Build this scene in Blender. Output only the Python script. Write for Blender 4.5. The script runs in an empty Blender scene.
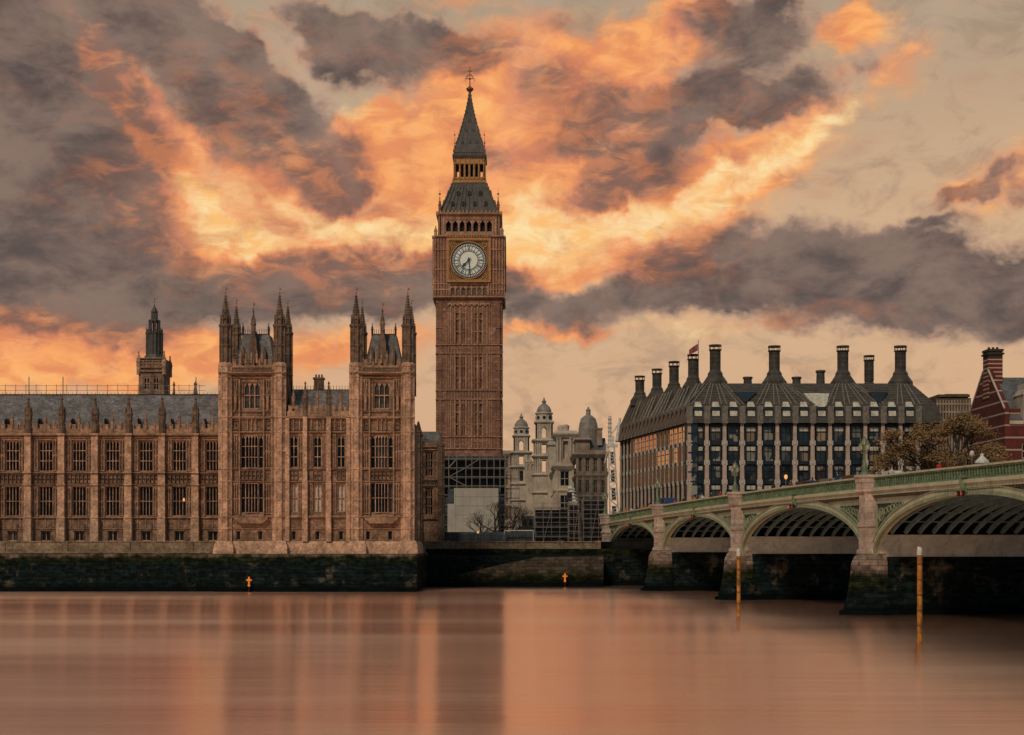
import bpy, math, random
from mathutils import Matrix, Vector
random.seed(7)
PI = math.pi; R = math.radians
sc = bpy.context.scene; col = sc.collection
F = 1456.0; EYE = 7.18; HZ = 543.0                   # lens in pixels, eye height, horizon row
def sx(px, D): return (px-512)*D/F                   # real X / Z of a point seen at a known distance
def sz(py, D): return EYE+(HZ-py)*D/F

# ------------------------------------------------------------------ camera
cd = bpy.data.cameras.new('camera'); cam = bpy.data.objects.new('camera', cd); col.objects.link(cam)
cam.location = (0, 0, EYE); cam.rotation_euler = (PI/2, 0, 0)
cd.sensor_width = 36; cd.lens = 36*F/1024; cd.shift_y = (HZ-367.5)/1024
cd.clip_start = .5; cd.clip_end = 9000
sc.camera = cam
# ------------------------------------------------------------------ exposure
sc.view_settings.view_transform = 'Standard'; sc.view_settings.look = 'None'
sc.view_settings.exposure = 0; sc.view_settings.gamma = 1; sc.view_settings.use_curve_mapping = False
sc.cycles.max_bounces = 6; sc.cycles.diffuse_bounces = 3; sc.cycles.glossy_bounces = 3
sc.cycles.use_denoising = True
# ------------------------------------------------------------------ node helper
class NT:
    def __init__(s, nt): s.nt = nt; s.n = nt.nodes; s.l = nt.links
    def node(s, t, **k):
        o = s.n.new(t)
        for a, b in k.items(): setattr(o, a, b)
        return o
    def put(s, sock, v):
        if isinstance(v, bpy.types.NodeSocket): s.l.new(v, sock)
        elif isinstance(v, (tuple, list)):
            v = tuple(v)
            if sock.type == 'RGBA' and len(v) == 3: v = v+(1,)
            sock.default_value = v
        else: sock.default_value = v
    def m(s, op, a, b=0, c=0, clamp=False):
        o = s.node('ShaderNodeMath', operation=op, use_clamp=clamp)
        for i, v in enumerate((a, b, c)): s.put(o.inputs[i], v)
        return o.outputs[0]
    def vm(s, op, a, b=(0, 0, 0), sc_=None):
        o = s.node('ShaderNodeVectorMath', operation=op)
        s.put(o.inputs[0], a); s.put(o.inputs[1], b)
        if sc_ is not None: s.put(o.inputs['Scale'], sc_)
        return o.outputs[0]
    def step(s, x, a, b, lo=0., hi=1.):
        o = s.node('ShaderNodeMapRange', interpolation_type='SMOOTHSTEP')
        s.put(o.inputs[0], x); s.put(o.inputs[1], a); s.put(o.inputs[2], b); s.put(o.inputs[3], lo); s.put(o.inputs[4], hi)
        return o.outputs[0]
    def lin(s, x, a, b, lo=0., hi=1.):
        o = s.node('ShaderNodeMapRange')
        s.put(o.inputs[0], x); s.put(o.inputs[1], a); s.put(o.inputs[2], b); s.put(o.inputs[3], lo); s.put(o.inputs[4], hi)
        return o.outputs[0]
    def mix(s, f, a, b, mode='MIX'):
        o = s.node('ShaderNodeMix', data_type='RGBA', blend_type=mode)
        s.put(o.inputs[0], f); s.put(o.inputs[6], a); s.put(o.inputs[7], b)
        return o.outputs[2]
    def noise(s, v, scale, detail=4, rough=.55, dist=0., out=0):
        o = s.node('ShaderNodeTexNoise')
        s.put(o.inputs['Vector'], v); o.inputs['Scale'].default_value = scale
        o.inputs['Detail'].default_value = detail; o.inputs['Roughness'].default_value = rough
        o.inputs['Distortion'].default_value = dist
        return o.outputs[out]
    def mapping(s, v, loc=(0, 0, 0), rot=(0, 0, 0), scale=(1, 1, 1), typ='POINT'):
        o = s.node('ShaderNodeMapping', vector_type=typ); s.put(o.inputs['Vector'], v)
        o.inputs['Location'].default_value = loc; o.inputs['Rotation'].default_value = rot; o.inputs['Scale'].default_value = scale
        return o.outputs[0]
def lin3(r, g, b):
    f = lambda c: ((c/255+.055)/1.055)**2.4 if c > 10 else c/255/12.92
    return (f(r), f(g), f(b))
# ------------------------------------------------------------------ sky: clouds placed by azimuth and elevation
SUN_EL, SUN_AZ = R(42), R(-106)
w = bpy.data.worlds.new('World'); sc.world = w; w.use_nodes = True
T = NT(w.node_tree); T.n.clear()
tc = T.node('ShaderNodeTexCoord'); d = T.node('ShaderNodeSeparateXYZ'); T.l.new(tc.outputs['Generated'], d.inputs[0])
K = F/100
az = T.m('MULTIPLY', T.m('ARCTAN2', d.outputs[0], d.outputs[1]), K)
el = T.m('MULTIPLY', T.m('ARCSINE', d.outputs[2]), K)
cb = T.node('ShaderNodeCombineXYZ'); T.put(cb.inputs[0], az); T.put(cb.inputs[1], el); UV = cb.outputs[0]
def sky_pt(px, py):
    a = math.atan((px-512)/F); e = math.atan((HZ-py)/math.hypot(F, px-512)); return (a*K, e*K)
n1 = T.noise(UV, .9, 2, .6, out=1)
warp = T.vm('SCALE', T.vm('SUBTRACT', n1, (.5, .5, .5)), sc_=.65)
n2 = T.noise(UV, 3.2, 3, .6, out=1)
warp2 = T.vm('SCALE', T.vm('SUBTRACT', n2, (.5, .5, .5)), sc_=.42)
P = T.vm('MULTIPLY', T.vm('ADD', UV, T.vm('ADD', warp, warp2)), (1, 1, 0))
def field(lst, src=None):
    acc = 0.
    for px, py, rx, ry, rot, wt in lst:
        u, v = sky_pt(px, py)
        mp = T.mapping(src or P, (u, v, 0), (0, 0, R(rot)), (rx/100, ry/100, 1), 'TEXTURE')
        g = T.node('ShaderNodeTexGradient', gradient_type='SPHERICAL'); T.l.new(mp, g.inputs[0])
        acc = T.m('MULTIPLY_ADD', T.step(g.outputs['Fac'], 0., .8), wt, acc)
    return acc
# (px, py, radius x, radius y, rotation anticlockwise, weight)
DARK = [(250, 200, 90, 26, -30, .55), (700, 165, 90, 22, 30, .5), (600, 190, 90, 20, 8, .4), (400, 215, 60, 16, 0, .45), (470, 140, 60, 24, -20, .5), (20, 40, 150, 130, 0, 1.2), (70, 170, 150, 120, 0, 1.2), (10, 260, 200, 110, 0, 1.2), (190, 30, 190, 60, -35, 1.1), (265, 105, 170, 50, -40, 1.3), (215, 120, 110, 38, -45, 1.0), (120, 110, 80, 30, -60, .4), (90, 20, 120, 50, 0, .7), (340, 130, 80, 34, -45, .8), (340, 40, 110, 36, -30, .8),
        (150, 285, 240, 58, -4, 1.1), (320, 280, 220, 48, 3, 1.1), (110, 325, 150, 34, -6, .7), (335, 190, 60, 26, 10, .9), (420, 285, 120, 50, 0, .8),
        (395, 32, 70, 34, -12, 1.2), (440, 60, 90, 34, 0, .8), (510, 60, 80, 45, -20, .6), (560, 95, 90, 45, 20, .6), (660, 112, 170, 52, 18, 1.3), (600, 140, 80, 40, 25, .5), (760, 92, 110, 28, 12, 1.0),
        (755, 25, 110, 40, 0, 1.1), (875, 62, 30, 20, 0, .6), (640, 165, 110, 34, 28, .9), (548, 308, 110, 36, -12, 1.0), (545, 205, 70, 24, 0, .2), (510, 160, 60, 30, 0, .3),
        (690, 282, 180, 36, 8, 1.1), (800, 262, 240, 55, -4, 1.5), (960, 290, 240, 62, 0, 1.3), (985, 180, 70, 15, 22, 1.0), (1024, 190, 30, 20, 0, .6), (930, 225, 60, 14, 10, .7), (860, 320, 230, 24, -4, .4),
        (700, 15, 60, 24, 0, .3), (330, 30, 80, 40, -20, .5), (560, 20, 60, 30, 0, .4), (-220, 120, 360, 200, 0, 1.3), (40, 150, 180, 200, 0, .4), (-260, 290, 260, 60, 0, .5), (1180, 120, 150, 90, 0, .6)]
GLOW = [(280, 150, 260, 170, 0, .4), (620, 130, 260, 170, 0, .4), (270, 225, 240, 90, -8, .9), (170, 145, 130, 34, -52, 1.3), (105, 70, 90, 30, -50, 1.1), (310, 190, 90, 40, -45, .6), (530, 240, 110, 60, 0, .9), (215, 190, 80, 40, -40, .6), (400, 185, 150, 90, 0, .8), (395, 130, 70, 36, -15, 1.0), (330, 100, 60, 60, 0, -.5),
        (600, 225, 200, 70, 5, 1.3), (560, 150, 110, 45, 0, .9), (690, 200, 130, 50, 32, .8), (780, 140, 130, 45, 35, .8), (860, 25, 60, 36, 10, 1.0), (530, 70, 120, 80, 0, .5),
        (640, 45, 130, 50, 25, .8), (600, 100, 100, 70, 0, .5), (460, 110, 110, 80, 0, .5), (90, 350, 330, 50, -3, 1.1), (-150, 350, 320, 75, 0, 1.0), (-600, 420, 500, 150, 0, 1.3), (-330, 430, 320, 150, 0, 1.6), (330, 350, 200, 30, 6, .8),
        (550, 332, 110, 12, 0, .8), (1000, 178, 80, 45, 20, .6), (740, 320, 280, 18, 0, .35), (905, 70, 60, 40, 50, .6), (500, 250, 110, 50, 0, .4), (450, 0, 60, 20, 0, .5)]
PALE = [(320, 230, 200, 52, -8, 1.1), (590, 222, 190, 46, 0, 1.1), (500, 240, 130, 50, 0, .8), (700, 200, 190, 30, 35, .6), (820, 120, 80, 24, 40, .6), (330, 95, 70, 40, 0, .6), (720, 322, 250, 20, 0, .5), (230, 190, 70, 50, -40, .4)]
stre = T.mapping(UV, (3, 1, 0), (0, 0, R(-12)), (1, 1.9, 1))
fb = T.noise(stre, .95, 8, .64, .3)
fb2 = T.noise(T.mapping(UV, (9, 4, 2), (0, 0, R(14)), (1, 2.1, 1)), 2.4, 5, .6, .5)
dens = T.m('MULTIPLY_ADD', T.m('SUBTRACT', fb, .5), 1.5, field(DARK))
dens = T.m('MULTIPLY_ADD', T.m('SUBTRACT', fb2, .5), 1.0, dens)
glow = T.m('MULTIPLY_ADD', T.m('SUBTRACT', fb2, .5), .9, field(GLOW))
glow = T.m('MAXIMUM', T.m('MULTIPLY_ADD', T.m('SUBTRACT', fb, .5), .4, glow), 0.)
pale = T.m('MULTIPLY_ADD', T.m('SUBTRACT', fb2, .5), .6, field(PALE))
elv = T.m('DIVIDE', el, 5.43)
thin = T.noise(T.mapping(UV, (5, 7, 1), (0, 0, R(-25)), (1, 1.7, 1)), 1.7, 6, .62, .6)
base = T.mix(T.step(elv, -.05, .5), lin3(216, 170, 132), lin3(214, 176, 138))
base = T.mix(T.step(elv, .45, 1.1), base, lin3(168, 150, 128))
hot = T.mix(T.step(pale, -.1, .75), T.mix(T.step(fb2, .35, .65), lin3(232, 144, 94), lin3(254, 174, 98)), T.mix(T.step(fb2, .38, .66), lin3(254, 192, 118), lin3(255, 230, 172)))
clear = T.mix(T.step(glow, .0, .95), base, hot)
edge = T.mix(T.step(glow, .0, .9), lin3(180, 146, 122), T.mix(T.step(fb2, .38, .62), lin3(206, 126, 94), lin3(250, 158, 98)))
body = T.mix(T.step(fb, .36, .66), lin3(136, 113, 100), lin3(88, 76, 72))
body = T.mix(T.m('MULTIPLY', T.step(glow, -.05, 1.1), .75), body, T.mix(T.step(fb2, .42, .64), lin3(138, 98, 82), lin3(206, 126, 84)))
cl = T.mix(T.step(dens, .3, 1.0), edge, body)
front = T.mix(T.step(dens, -.02, .6), clear, cl)
front = T.mix(T.m('MULTIPLY', T.step(thin, .48, .66), .38), front, T.mix(T.step(glow, .2, 1.), lin3(140, 118, 102), T.mix(T.step(fb2, .4, .6), lin3(172, 118, 98), lin3(244, 172, 118))))
# faint rays fanning up from behind the palace
ang = T.m('ARCTAN2', T.m('SUBTRACT', az, sky_pt(440, 400)[0]), T.m('SUBTRACT', el, sky_pt(440, 400)[1]))
cba = T.node('ShaderNodeCombineXYZ'); T.put(cba.inputs[0], ang)
ray = T.noise(cba.outputs[0], 6., 2, .5)
front = T.mix(T.m('MULTIPLY', T.m('MULTIPLY', T.step(ray, .4, .75), T.step(elv, .35, .8)), .075), front, T.mix(1., front, lin3(255, 214, 190), 'SCREEN'))
# away from the sunset the overcast is plain
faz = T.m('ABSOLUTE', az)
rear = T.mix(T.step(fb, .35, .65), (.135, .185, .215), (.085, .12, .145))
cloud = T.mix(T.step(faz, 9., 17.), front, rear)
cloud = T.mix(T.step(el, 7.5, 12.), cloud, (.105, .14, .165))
cloud = T.mix(T.step(el, -1.5, -.3), (.05, .055, .055), cloud)
sk = T.node('ShaderNodeTexSky', sky_type='NISHITA'); sk.sun_disc = False
sk.sun_elevation = SUN_EL; sk.sun_rotation = SUN_AZ
b1 = T.node('ShaderNodeBackground'); T.l.new(sk.outputs[0], b1.inputs[0]); b1.inputs[1].default_value = .05
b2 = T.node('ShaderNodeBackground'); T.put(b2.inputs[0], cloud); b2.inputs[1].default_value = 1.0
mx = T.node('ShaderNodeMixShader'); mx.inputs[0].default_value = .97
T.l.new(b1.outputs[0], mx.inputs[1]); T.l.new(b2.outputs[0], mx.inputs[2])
wo = T.node('ShaderNodeOutputWorld'); T.l.new(mx.outputs[0], wo.inputs[0])
w.cycles.sampling_method = 'MANUAL'; w.cycles.sample_map_resolution = 256
# ------------------------------------------------------------------ one broad, weak sun behind the overcast
sl = bpy.data.lights.new('sun', 'SUN'); sl.energy = 1.5; sl.angle = R(10); sl.color = (1, .79, .57)
so = bpy.data.objects.new('sun', sl); col.objects.link(so)
az_s = SUN_AZ+R(-50)                                  # direction the light comes from, measured from +Y
dv = Vector((math.sin(az_s)*math.cos(SUN_EL), math.cos(az_s)*math.cos(SUN_EL), math.sin(SUN_EL)))
so.rotation_euler = dv.to_track_quat('Z', 'Y').to_euler()
sk.sun_rotation = az_s
# ------------------------------------------------------------------ materials
def mat(name, build):
    m = bpy.data.materials.new(name); m.use_nodes = True
    t = NT(m.node_tree); t.n.clear()
    o = t.node('ShaderNodeOutputMaterial'); b = t.node('ShaderNodeBsdfPrincipled'); t.l.new(b.outputs[0], o.inputs[0])
    geo = t.node('ShaderNodeNewGeometry'); build(t, b, geo.outputs['Position']); return m
def setp(t, b, **k):
    for a, v in k.items(): t.put(b.inputs[{'col': 'Base Color', 'rough': 'Roughness', 'metal': 'Metallic', 'spec': 'Specular IOR Level', 'em': 'Emission Color', 'es': 'Emission Strength', 'nrm': 'Normal', 'ior': 'IOR'}[a]], v)
def bump(t, h, strength=.5, dist=.1):
    o = t.node('ShaderNodeBump'); o.inputs['Strength'].default_value = strength; o.inputs['Distance'].default_value = dist
    t.put(o.inputs['Height'], h); return o.outputs[0]
def stone(name, c, var=.35, scale=.35, streak=.5, dark=(.03, .028, .025), damt=.45, rough=.85, course=0, spots=0, fine=1.):
    """weathered stone: blotches, soot running down, block courses"""
    def f(t, b, P):
        n = t.noise(P, scale, 5, .65); n2 = t.noise(P, scale*7, 4, .6)
        st = t.noise(t.vm('MULTIPLY', P, (1, 1, .12)), 1.6, 4, .6)
        lo = tuple(x*(1-var) for x in c); hi = tuple(min(1, x*(1+var)) for x in c)
        cc = t.mix(t.step(n, .3, .7), lo, hi)
        cc = t.mix(t.m('MULTIPLY', t.step(st, .5, .75), streak), cc, tuple(x*.35 for x in c))
        cc = t.mix(t.m('MULTIPLY', t.step(n2, .55, .8), damt), cc, dark)
        n3 = t.noise(P, 2.6, 3, .7)
        cc = t.mix(t.m('MULTIPLY', t.step(n3, .45, .7), .5*fine), cc, t.mix(1., cc, (1.75, 1.7, 1.6), 'MULTIPLY'))
        cc = t.mix(t.m('MULTIPLY', t.step(n3, .5, .3), .55*fine), cc, tuple(x*.3 for x in c))
        if course:
            s = t.node('ShaderNodeSeparateXYZ'); t.l.new(P, s.inputs[0])
            cv = t.node('ShaderNodeCombineXYZ'); t.put(cv.inputs[0], t.m('ADD', s.outputs[0], s.outputs[1])); t.put(cv.inputs[1], s.outputs[2])
            br = t.node('ShaderNodeTexBrick'); t.l.new(cv.outputs[0], br.inputs[0])
            for i, v in ((1, (1.2, 1.2, 1.2, 1)), (2, (.55, .55, .56, 1)), (3, (.45, .45, .45, 1))): br.inputs[i].default_value = v
            br.inputs['Scale'].default_value = 1; br.inputs['Brick Width'].default_value = course*2; br.inputs['Row Height'].default_value = course
            br.inputs['Mortar Size'].default_value = course*.05
            cc = t.mix(.6, cc, br.outputs[0], 'MULTIPLY')
        if spots:
            v = t.noise(P, .9, 2, .5)
            cc = t.mix(t.m('MULTIPLY', t.step(v, .68, .74), spots), cc, (.62, .52, .42))
        setp(t, b, col=cc, rough=rough, spec=.25, nrm=bump(t, n2, .4, .08))
    return mat(name, f)
def plain(name, c, rough=.6, metal=0., var=.2, scale=2., spec=.4, em=None, es=0):
    def f(t, b, P):
        n = t.noise(P, scale, 4, .6)
        cc = t.mix(t.step(n, .3, .7), tuple(x*(1-var) for x in c), tuple(min(1, x*(1+var)) for x in c))
        setp(t, b, col=cc, rough=rough, metal=metal, spec=spec)
        if em: setp(t, b, em=em, es=es)
    return mat(name, f)
def glassy(name, c, c2, rough=.08, spec=.6, cell=1.3, amt=.5):
    """panes: each one a little different behind the glass"""
    def f(t, b, P):
        v = t.node('ShaderNodeTexVoronoi', feature='F1', distance='CHEBYCHEV'); t.put(v.inputs['Vector'], P); v.inputs['Scale'].default_value = 1/cell
        cc = t.mix(t.m('MULTIPLY', t.step(v.outputs['Color'], .35, .9), amt), c, c2)
        n = t.noise(P, .8, 2)
        setp(t, b, col=cc, rough=rough, spec=spec, nrm=bump(t, n, .05, .05))
    return mat(name, f)
def waterwall(name, c, line, soft=1.2, top=(.10, .095, .05)):
    """river wall: stone above the tide mark, weed and wet black stone below"""
    def f(t, b, P):
        s = t.node('ShaderNodeSeparateXYZ'); t.l.new(P, s.inputs[0]); z = s.outputs[2]
        n = t.noise(P, .35, 5, .7); n2 = t.noise(t.vm('MULTIPLY', P, (1, 1, 2)), 1.1, 5, .65)
        cc = t.mix(t.step(n2, .3, .7), tuple(x*.55 for x in c), tuple(x*1.3 for x in c))
        zz = t.m('ADD', z, t.m('MULTIPLY', t.m('SUBTRACT', n, .5), 2.6))
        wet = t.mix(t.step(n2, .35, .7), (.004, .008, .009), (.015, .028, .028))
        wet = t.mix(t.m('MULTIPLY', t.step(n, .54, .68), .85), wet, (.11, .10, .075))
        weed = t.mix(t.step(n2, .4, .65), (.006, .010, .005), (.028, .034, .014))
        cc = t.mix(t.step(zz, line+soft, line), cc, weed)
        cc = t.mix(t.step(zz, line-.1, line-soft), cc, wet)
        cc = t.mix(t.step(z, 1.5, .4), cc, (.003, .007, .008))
        cv = t.node('ShaderNodeCombineXYZ'); t.put(cv.inputs[0], t.m('ADD', s.outputs[0], s.outputs[1])); t.put(cv.inputs[1], z)
        br = t.node('ShaderNodeTexBrick'); t.l.new(cv.outputs[0], br.inputs[0])
        for i, v in ((1, (1.3, 1.3, 1.3, 1)), (2, (.5, .5, .5, 1)), (3, (.2, .2, .2, 1))): br.inputs[i].default_value = v
        br.inputs['Scale'].default_value = 1; br.inputs['Brick Width'].default_value = 1.4; br.inputs['Row Height'].default_value = .55; br.inputs['Mortar Size'].default_value = .03
        cc = t.mix(.8, cc, br.outputs[0], 'MULTIPLY')
        setp(t, b, col=cc, rough=.9, spec=.04, nrm=bump(t, n2, .4, .08))
    return mat(name, f)
M = {}
M['palace'] = stone('palace_stone', (.27, .17, .115), .45, .5, .5, damt=.6, course=.5)
M['palace_light'] = stone('palace_trim', (.48, .31, .21), .38, .7, .5, damt=.5)
M['palace_dark'] = stone('palace_carving', (.15, .105, .075), .4, .8, .4, damt=.6)
M['tower'] = stone('tower_stone', (.31, .165, .11), .26, .25, .4, damt=.4, course=.6, spots=.5)
M['tower_trim'] = stone('tower_trim', (.44, .26, .175), .25, .5, .35, damt=.35)
M['gold'] = plain('gilding', (.50, .27, .10), .4, .3, .3, 3)
M['vane'] = plain('gilded_iron', (.28, .12, .07), .45, .3, .3, 3)
M['iron_roof'] = stone('cast_iron_roof', (.088, .086, .078), .25, .8, .3, damt=.3, rough=.5, fine=0.5)
M['slate'] = stone('slate', (.19, .18, .18), .3, .4, .35, damt=.3, rough=.55, course=.4)
M['slate_blue'] = stone('slate_blue', (.14, .145, .15), .3, .4, .3, damt=.3, rough=.55, course=.4)
M['glass'] = glassy('leaded_glass', (.004, .010, .015), (.03, .035, .035), .15, .2, 1.1, .5)
M['glass_curtain'] = glassy('curtained_glass', (.05, .045, .04), (.14, .12, .10), .2, .4, 1.1, .7)
M['palace_mid'] = stone('palace_tracery', (.33, .21, .14), .38, .7, .5, damt=.55)
M['blind'] = plain('window_blind', (.5, .46, .40), .6)
M['treasury'] = stone('portland_stone', (.50, .43, .35), .22, .3, .45, damt=.35, fine=0.25)
M['treasury_dark'] = stone('sooty_portland', (.40, .31, .24), .3, .4, .5, damt=.45, fine=0.3)
M['lead'] = stone('lead_dome', (.28, .25, .22), .3, .5, .4, damt=.3, rough=.5, fine=0.3)
M['bronze'] = stone('roof_bronze', (.075, .068, .058), .35, .7, .3, damt=.3, rough=.45, fine=0.3)
M['bronze_rib'] = plain('bronze_rib', (.23, .20, .165), .45, .2, .3, 1.5)
M['frame'] = plain('bronze_frame', (.022, .032, .042), .4, .2, .3, 2)
M['pier_pink'] = stone('pink_sandstone', (.55, .42, .34), .18, .6, .3, damt=.25, fine=0.4)
M['metalwhite'] = plain('pale_metal', (.62, .60, .55), .4, 0, .1)
M['phglass'] = glassy('office_glass', (.02, .028, .035), (.40, .37, .28), .05, .7, 1.9, .9)
M['shelf'] = plain('light_shelf', (.58, .54, .44), .35, 0, .25, 1.2)
M['bridge'] = stone('bridge_paint', (.50, .50, .35), .12, .5, .4, damt=.2, rough=.55, fine=0.3)
M['bridge_mid'] = stone('bridge_moulding', (.27, .32, .21), .15, .5, .4, damt=.25, rough=.55, fine=0.3)
M['bridge_green'] = stone('bridge_green', (.16, .235, .14), .25, .6, .35, damt=.35, rough=.5)
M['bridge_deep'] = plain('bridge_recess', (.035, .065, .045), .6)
M['granite'] = stone('pink_granite', (.42, .345, .29), .25, .6, .5, damt=.35, course=.6, fine=0.6)
M['skewback'] = stone('painted_haunch', (.42, .50, .48), .15, .5, .5, damt=.2, rough=.6, fine=0.2)
M['rib'] = plain('rib_paint', (.15, .25, .27), .5, 0, .25, 1)
M['deck'] = plain('deck_shade', (.012, .018, .022), .8)  # near black: shade under the deck and inside openings put into the colour
M['foot'] = waterwall('pier_foot_stone', (.25, .20, .165), 3.3, 1.9)
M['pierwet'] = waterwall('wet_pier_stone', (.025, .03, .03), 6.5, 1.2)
M['riverwall'] = waterwall('river_wall_stone', (.19, .15, .115), 4.9, .9)
M['bankwall'] = waterwall('embankment_stone', (.13, .10, .075), 5.9, 1.3)
M['rampwall'] = waterwall('ramp_stone', (.075, .07, .055), 1.4, 1.6)
M['asphalt'] = plain('asphalt', (.05, .05, .05), .9)
M['paving'] = plain('paving', (.22, .19, .16), .9)
M['ground'] = plain('town_ground', (.09, .085, .07), .95, scale=.3)
M['steel'] = plain('scaffold_steel', (.24, .225, .21), .5, .3)
M['steel_pale'] = plain('scaffold_galvanised', (.38, .35, .32), .5, .3)
M['board'] = plain('scaffold_board', (.14, .095, .06), .8)
M['net_blue'] = plain('scaffold_net', (.06, .075, .085), .8, var=.5, scale=.5)
M['net_grey'] = plain('scaffold_sheet', (.085, .08, .085), .7, var=.4, scale=.6)
M['hoard'] = plain('white_hoarding', (.47, .43, .37), .6, var=.12, scale=.3)
M['black'] = plain('black_paint', (.012, .013, .015), .45)
M['rubber'] = plain('rubber', (.02, .02, .02), .8)
M['yellow'] = plain('yellow_paint', (.40, .175, .025), .6, var=.6, scale=1.5)
M['orange'] = plain('orange_glow_paint', (.75, .22, .03), .5, em=(1, .3, .03), es=.25)  # glow added to the painted marker heads
M['white'] = plain('white_paint', (.62, .62, .58), .5)
M['red'] = plain('red_paint', (.5, .03, .02), .4)
M['blue'] = plain('blue_paint', (.02, .06, .17), .4)
M['redlamp'] = plain('red_signal', (.6, .02, .01), .4, em=(1, .04, .02), es=.35)
M['warmlamp'] = plain('warm_lamp', (.8, .5, .2), .4, em=(1, .42, .12), es=.7)
M['lampglass'] = plain('lantern_glass', (.42, .40, .30), .15, spec=.6)
M['lampgreen'] = plain('lamp_post_green', (.13, .19, .11), .45, .1)
M['bark'] = plain('bark', (.045, .035, .028), .9)
M['skin'] = plain('skin', (.45, .28, .2), .6)
def dialm(t, b, P): setp(t, b, col=(.70, .70, .60), rough=.35, em=(.9, .92, .75), es=.10)
M['dial'] = mat('opal_dial', dialm)
M['dialblue'] = plain('dial_ironwork', (.02, .04, .075), .4)
def brickm(t, b, P):
    s = t.node('ShaderNodeSeparateXYZ'); t.l.new(P, s.inputs[0]); z = s.outputs[2]
    n = t.noise(P, .8, 4, .6)
    cc = t.mix(t.step(n, .3, .7), (.085, .024, .020), (.14, .038, .03))
    fr = t.m('FRACT', t.m('DIVIDE', z, 2.15))
    cc = t.mix(t.m('GREATER_THAN', fr, .87), cc, (.40, .32, .26))
    setp(t, b, col=cc, rough=.85, spec=.2)
M['redbrick'] = mat('banded_brick', brickm)
def brickc(t, b, P):
    s = t.node('ShaderNodeSeparateXYZ'); t.l.new(P, s.inputs[0]); z = s.outputs[2]
    n = t.noise(P, .8, 4, .6)
    cc = t.mix(t.step(n, .3, .7), (.10, .024, .02), (.17, .042, .034))
    cc = t.mix(t.m('GREATER_THAN', t.m('FRACT', t.m('DIVIDE', z, .75)), .72), cc, (.48, .38, .30))
    cc = t.mix(t.m('GREATER_THAN', z, 40.6), cc, (.05, .04, .03))
    setp(t, b, col=cc, rough=.85, spec=.2)
M['brickstack'] = mat('banded_chimney', brickc)
def leafm(name, a, b_, c_):
    def f(t, b, P):
        n = t.noise(P, .45, 3, .6); n2 = t.noise(P, 3., 2, .6)
        cc = t.mix(t.step(n, .35, .65), a, b_); cc = t.mix(t.step(n2, .45, .75), cc, c_)
        setp(t, b, col=cc, rough=.8, spec=.15)
    return mat(name, f)
M['leaf'] = leafm('autumn_leaves', (.27, .15, .07), (.17, .13, .055), (.34, .20, .10))
M['leaf_g'] = leafm('green_leaves', (.08, .09, .03), (.12, .11, .04), (.17, .13, .06))
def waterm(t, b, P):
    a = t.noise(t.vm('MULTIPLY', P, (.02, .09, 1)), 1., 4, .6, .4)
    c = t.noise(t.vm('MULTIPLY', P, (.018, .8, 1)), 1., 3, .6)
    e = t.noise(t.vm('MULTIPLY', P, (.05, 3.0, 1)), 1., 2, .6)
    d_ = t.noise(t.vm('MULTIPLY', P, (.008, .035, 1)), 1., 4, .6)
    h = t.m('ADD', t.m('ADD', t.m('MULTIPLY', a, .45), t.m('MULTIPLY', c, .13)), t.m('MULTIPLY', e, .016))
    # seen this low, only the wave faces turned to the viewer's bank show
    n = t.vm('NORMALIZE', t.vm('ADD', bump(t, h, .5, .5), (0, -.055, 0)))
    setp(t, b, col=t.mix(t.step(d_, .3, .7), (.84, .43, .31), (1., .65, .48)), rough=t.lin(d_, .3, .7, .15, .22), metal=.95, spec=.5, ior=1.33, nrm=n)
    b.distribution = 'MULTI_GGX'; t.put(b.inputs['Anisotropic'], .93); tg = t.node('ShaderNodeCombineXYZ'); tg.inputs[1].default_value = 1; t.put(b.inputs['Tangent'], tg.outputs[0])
M['water'] = mat('river_water', waterm)

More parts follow.
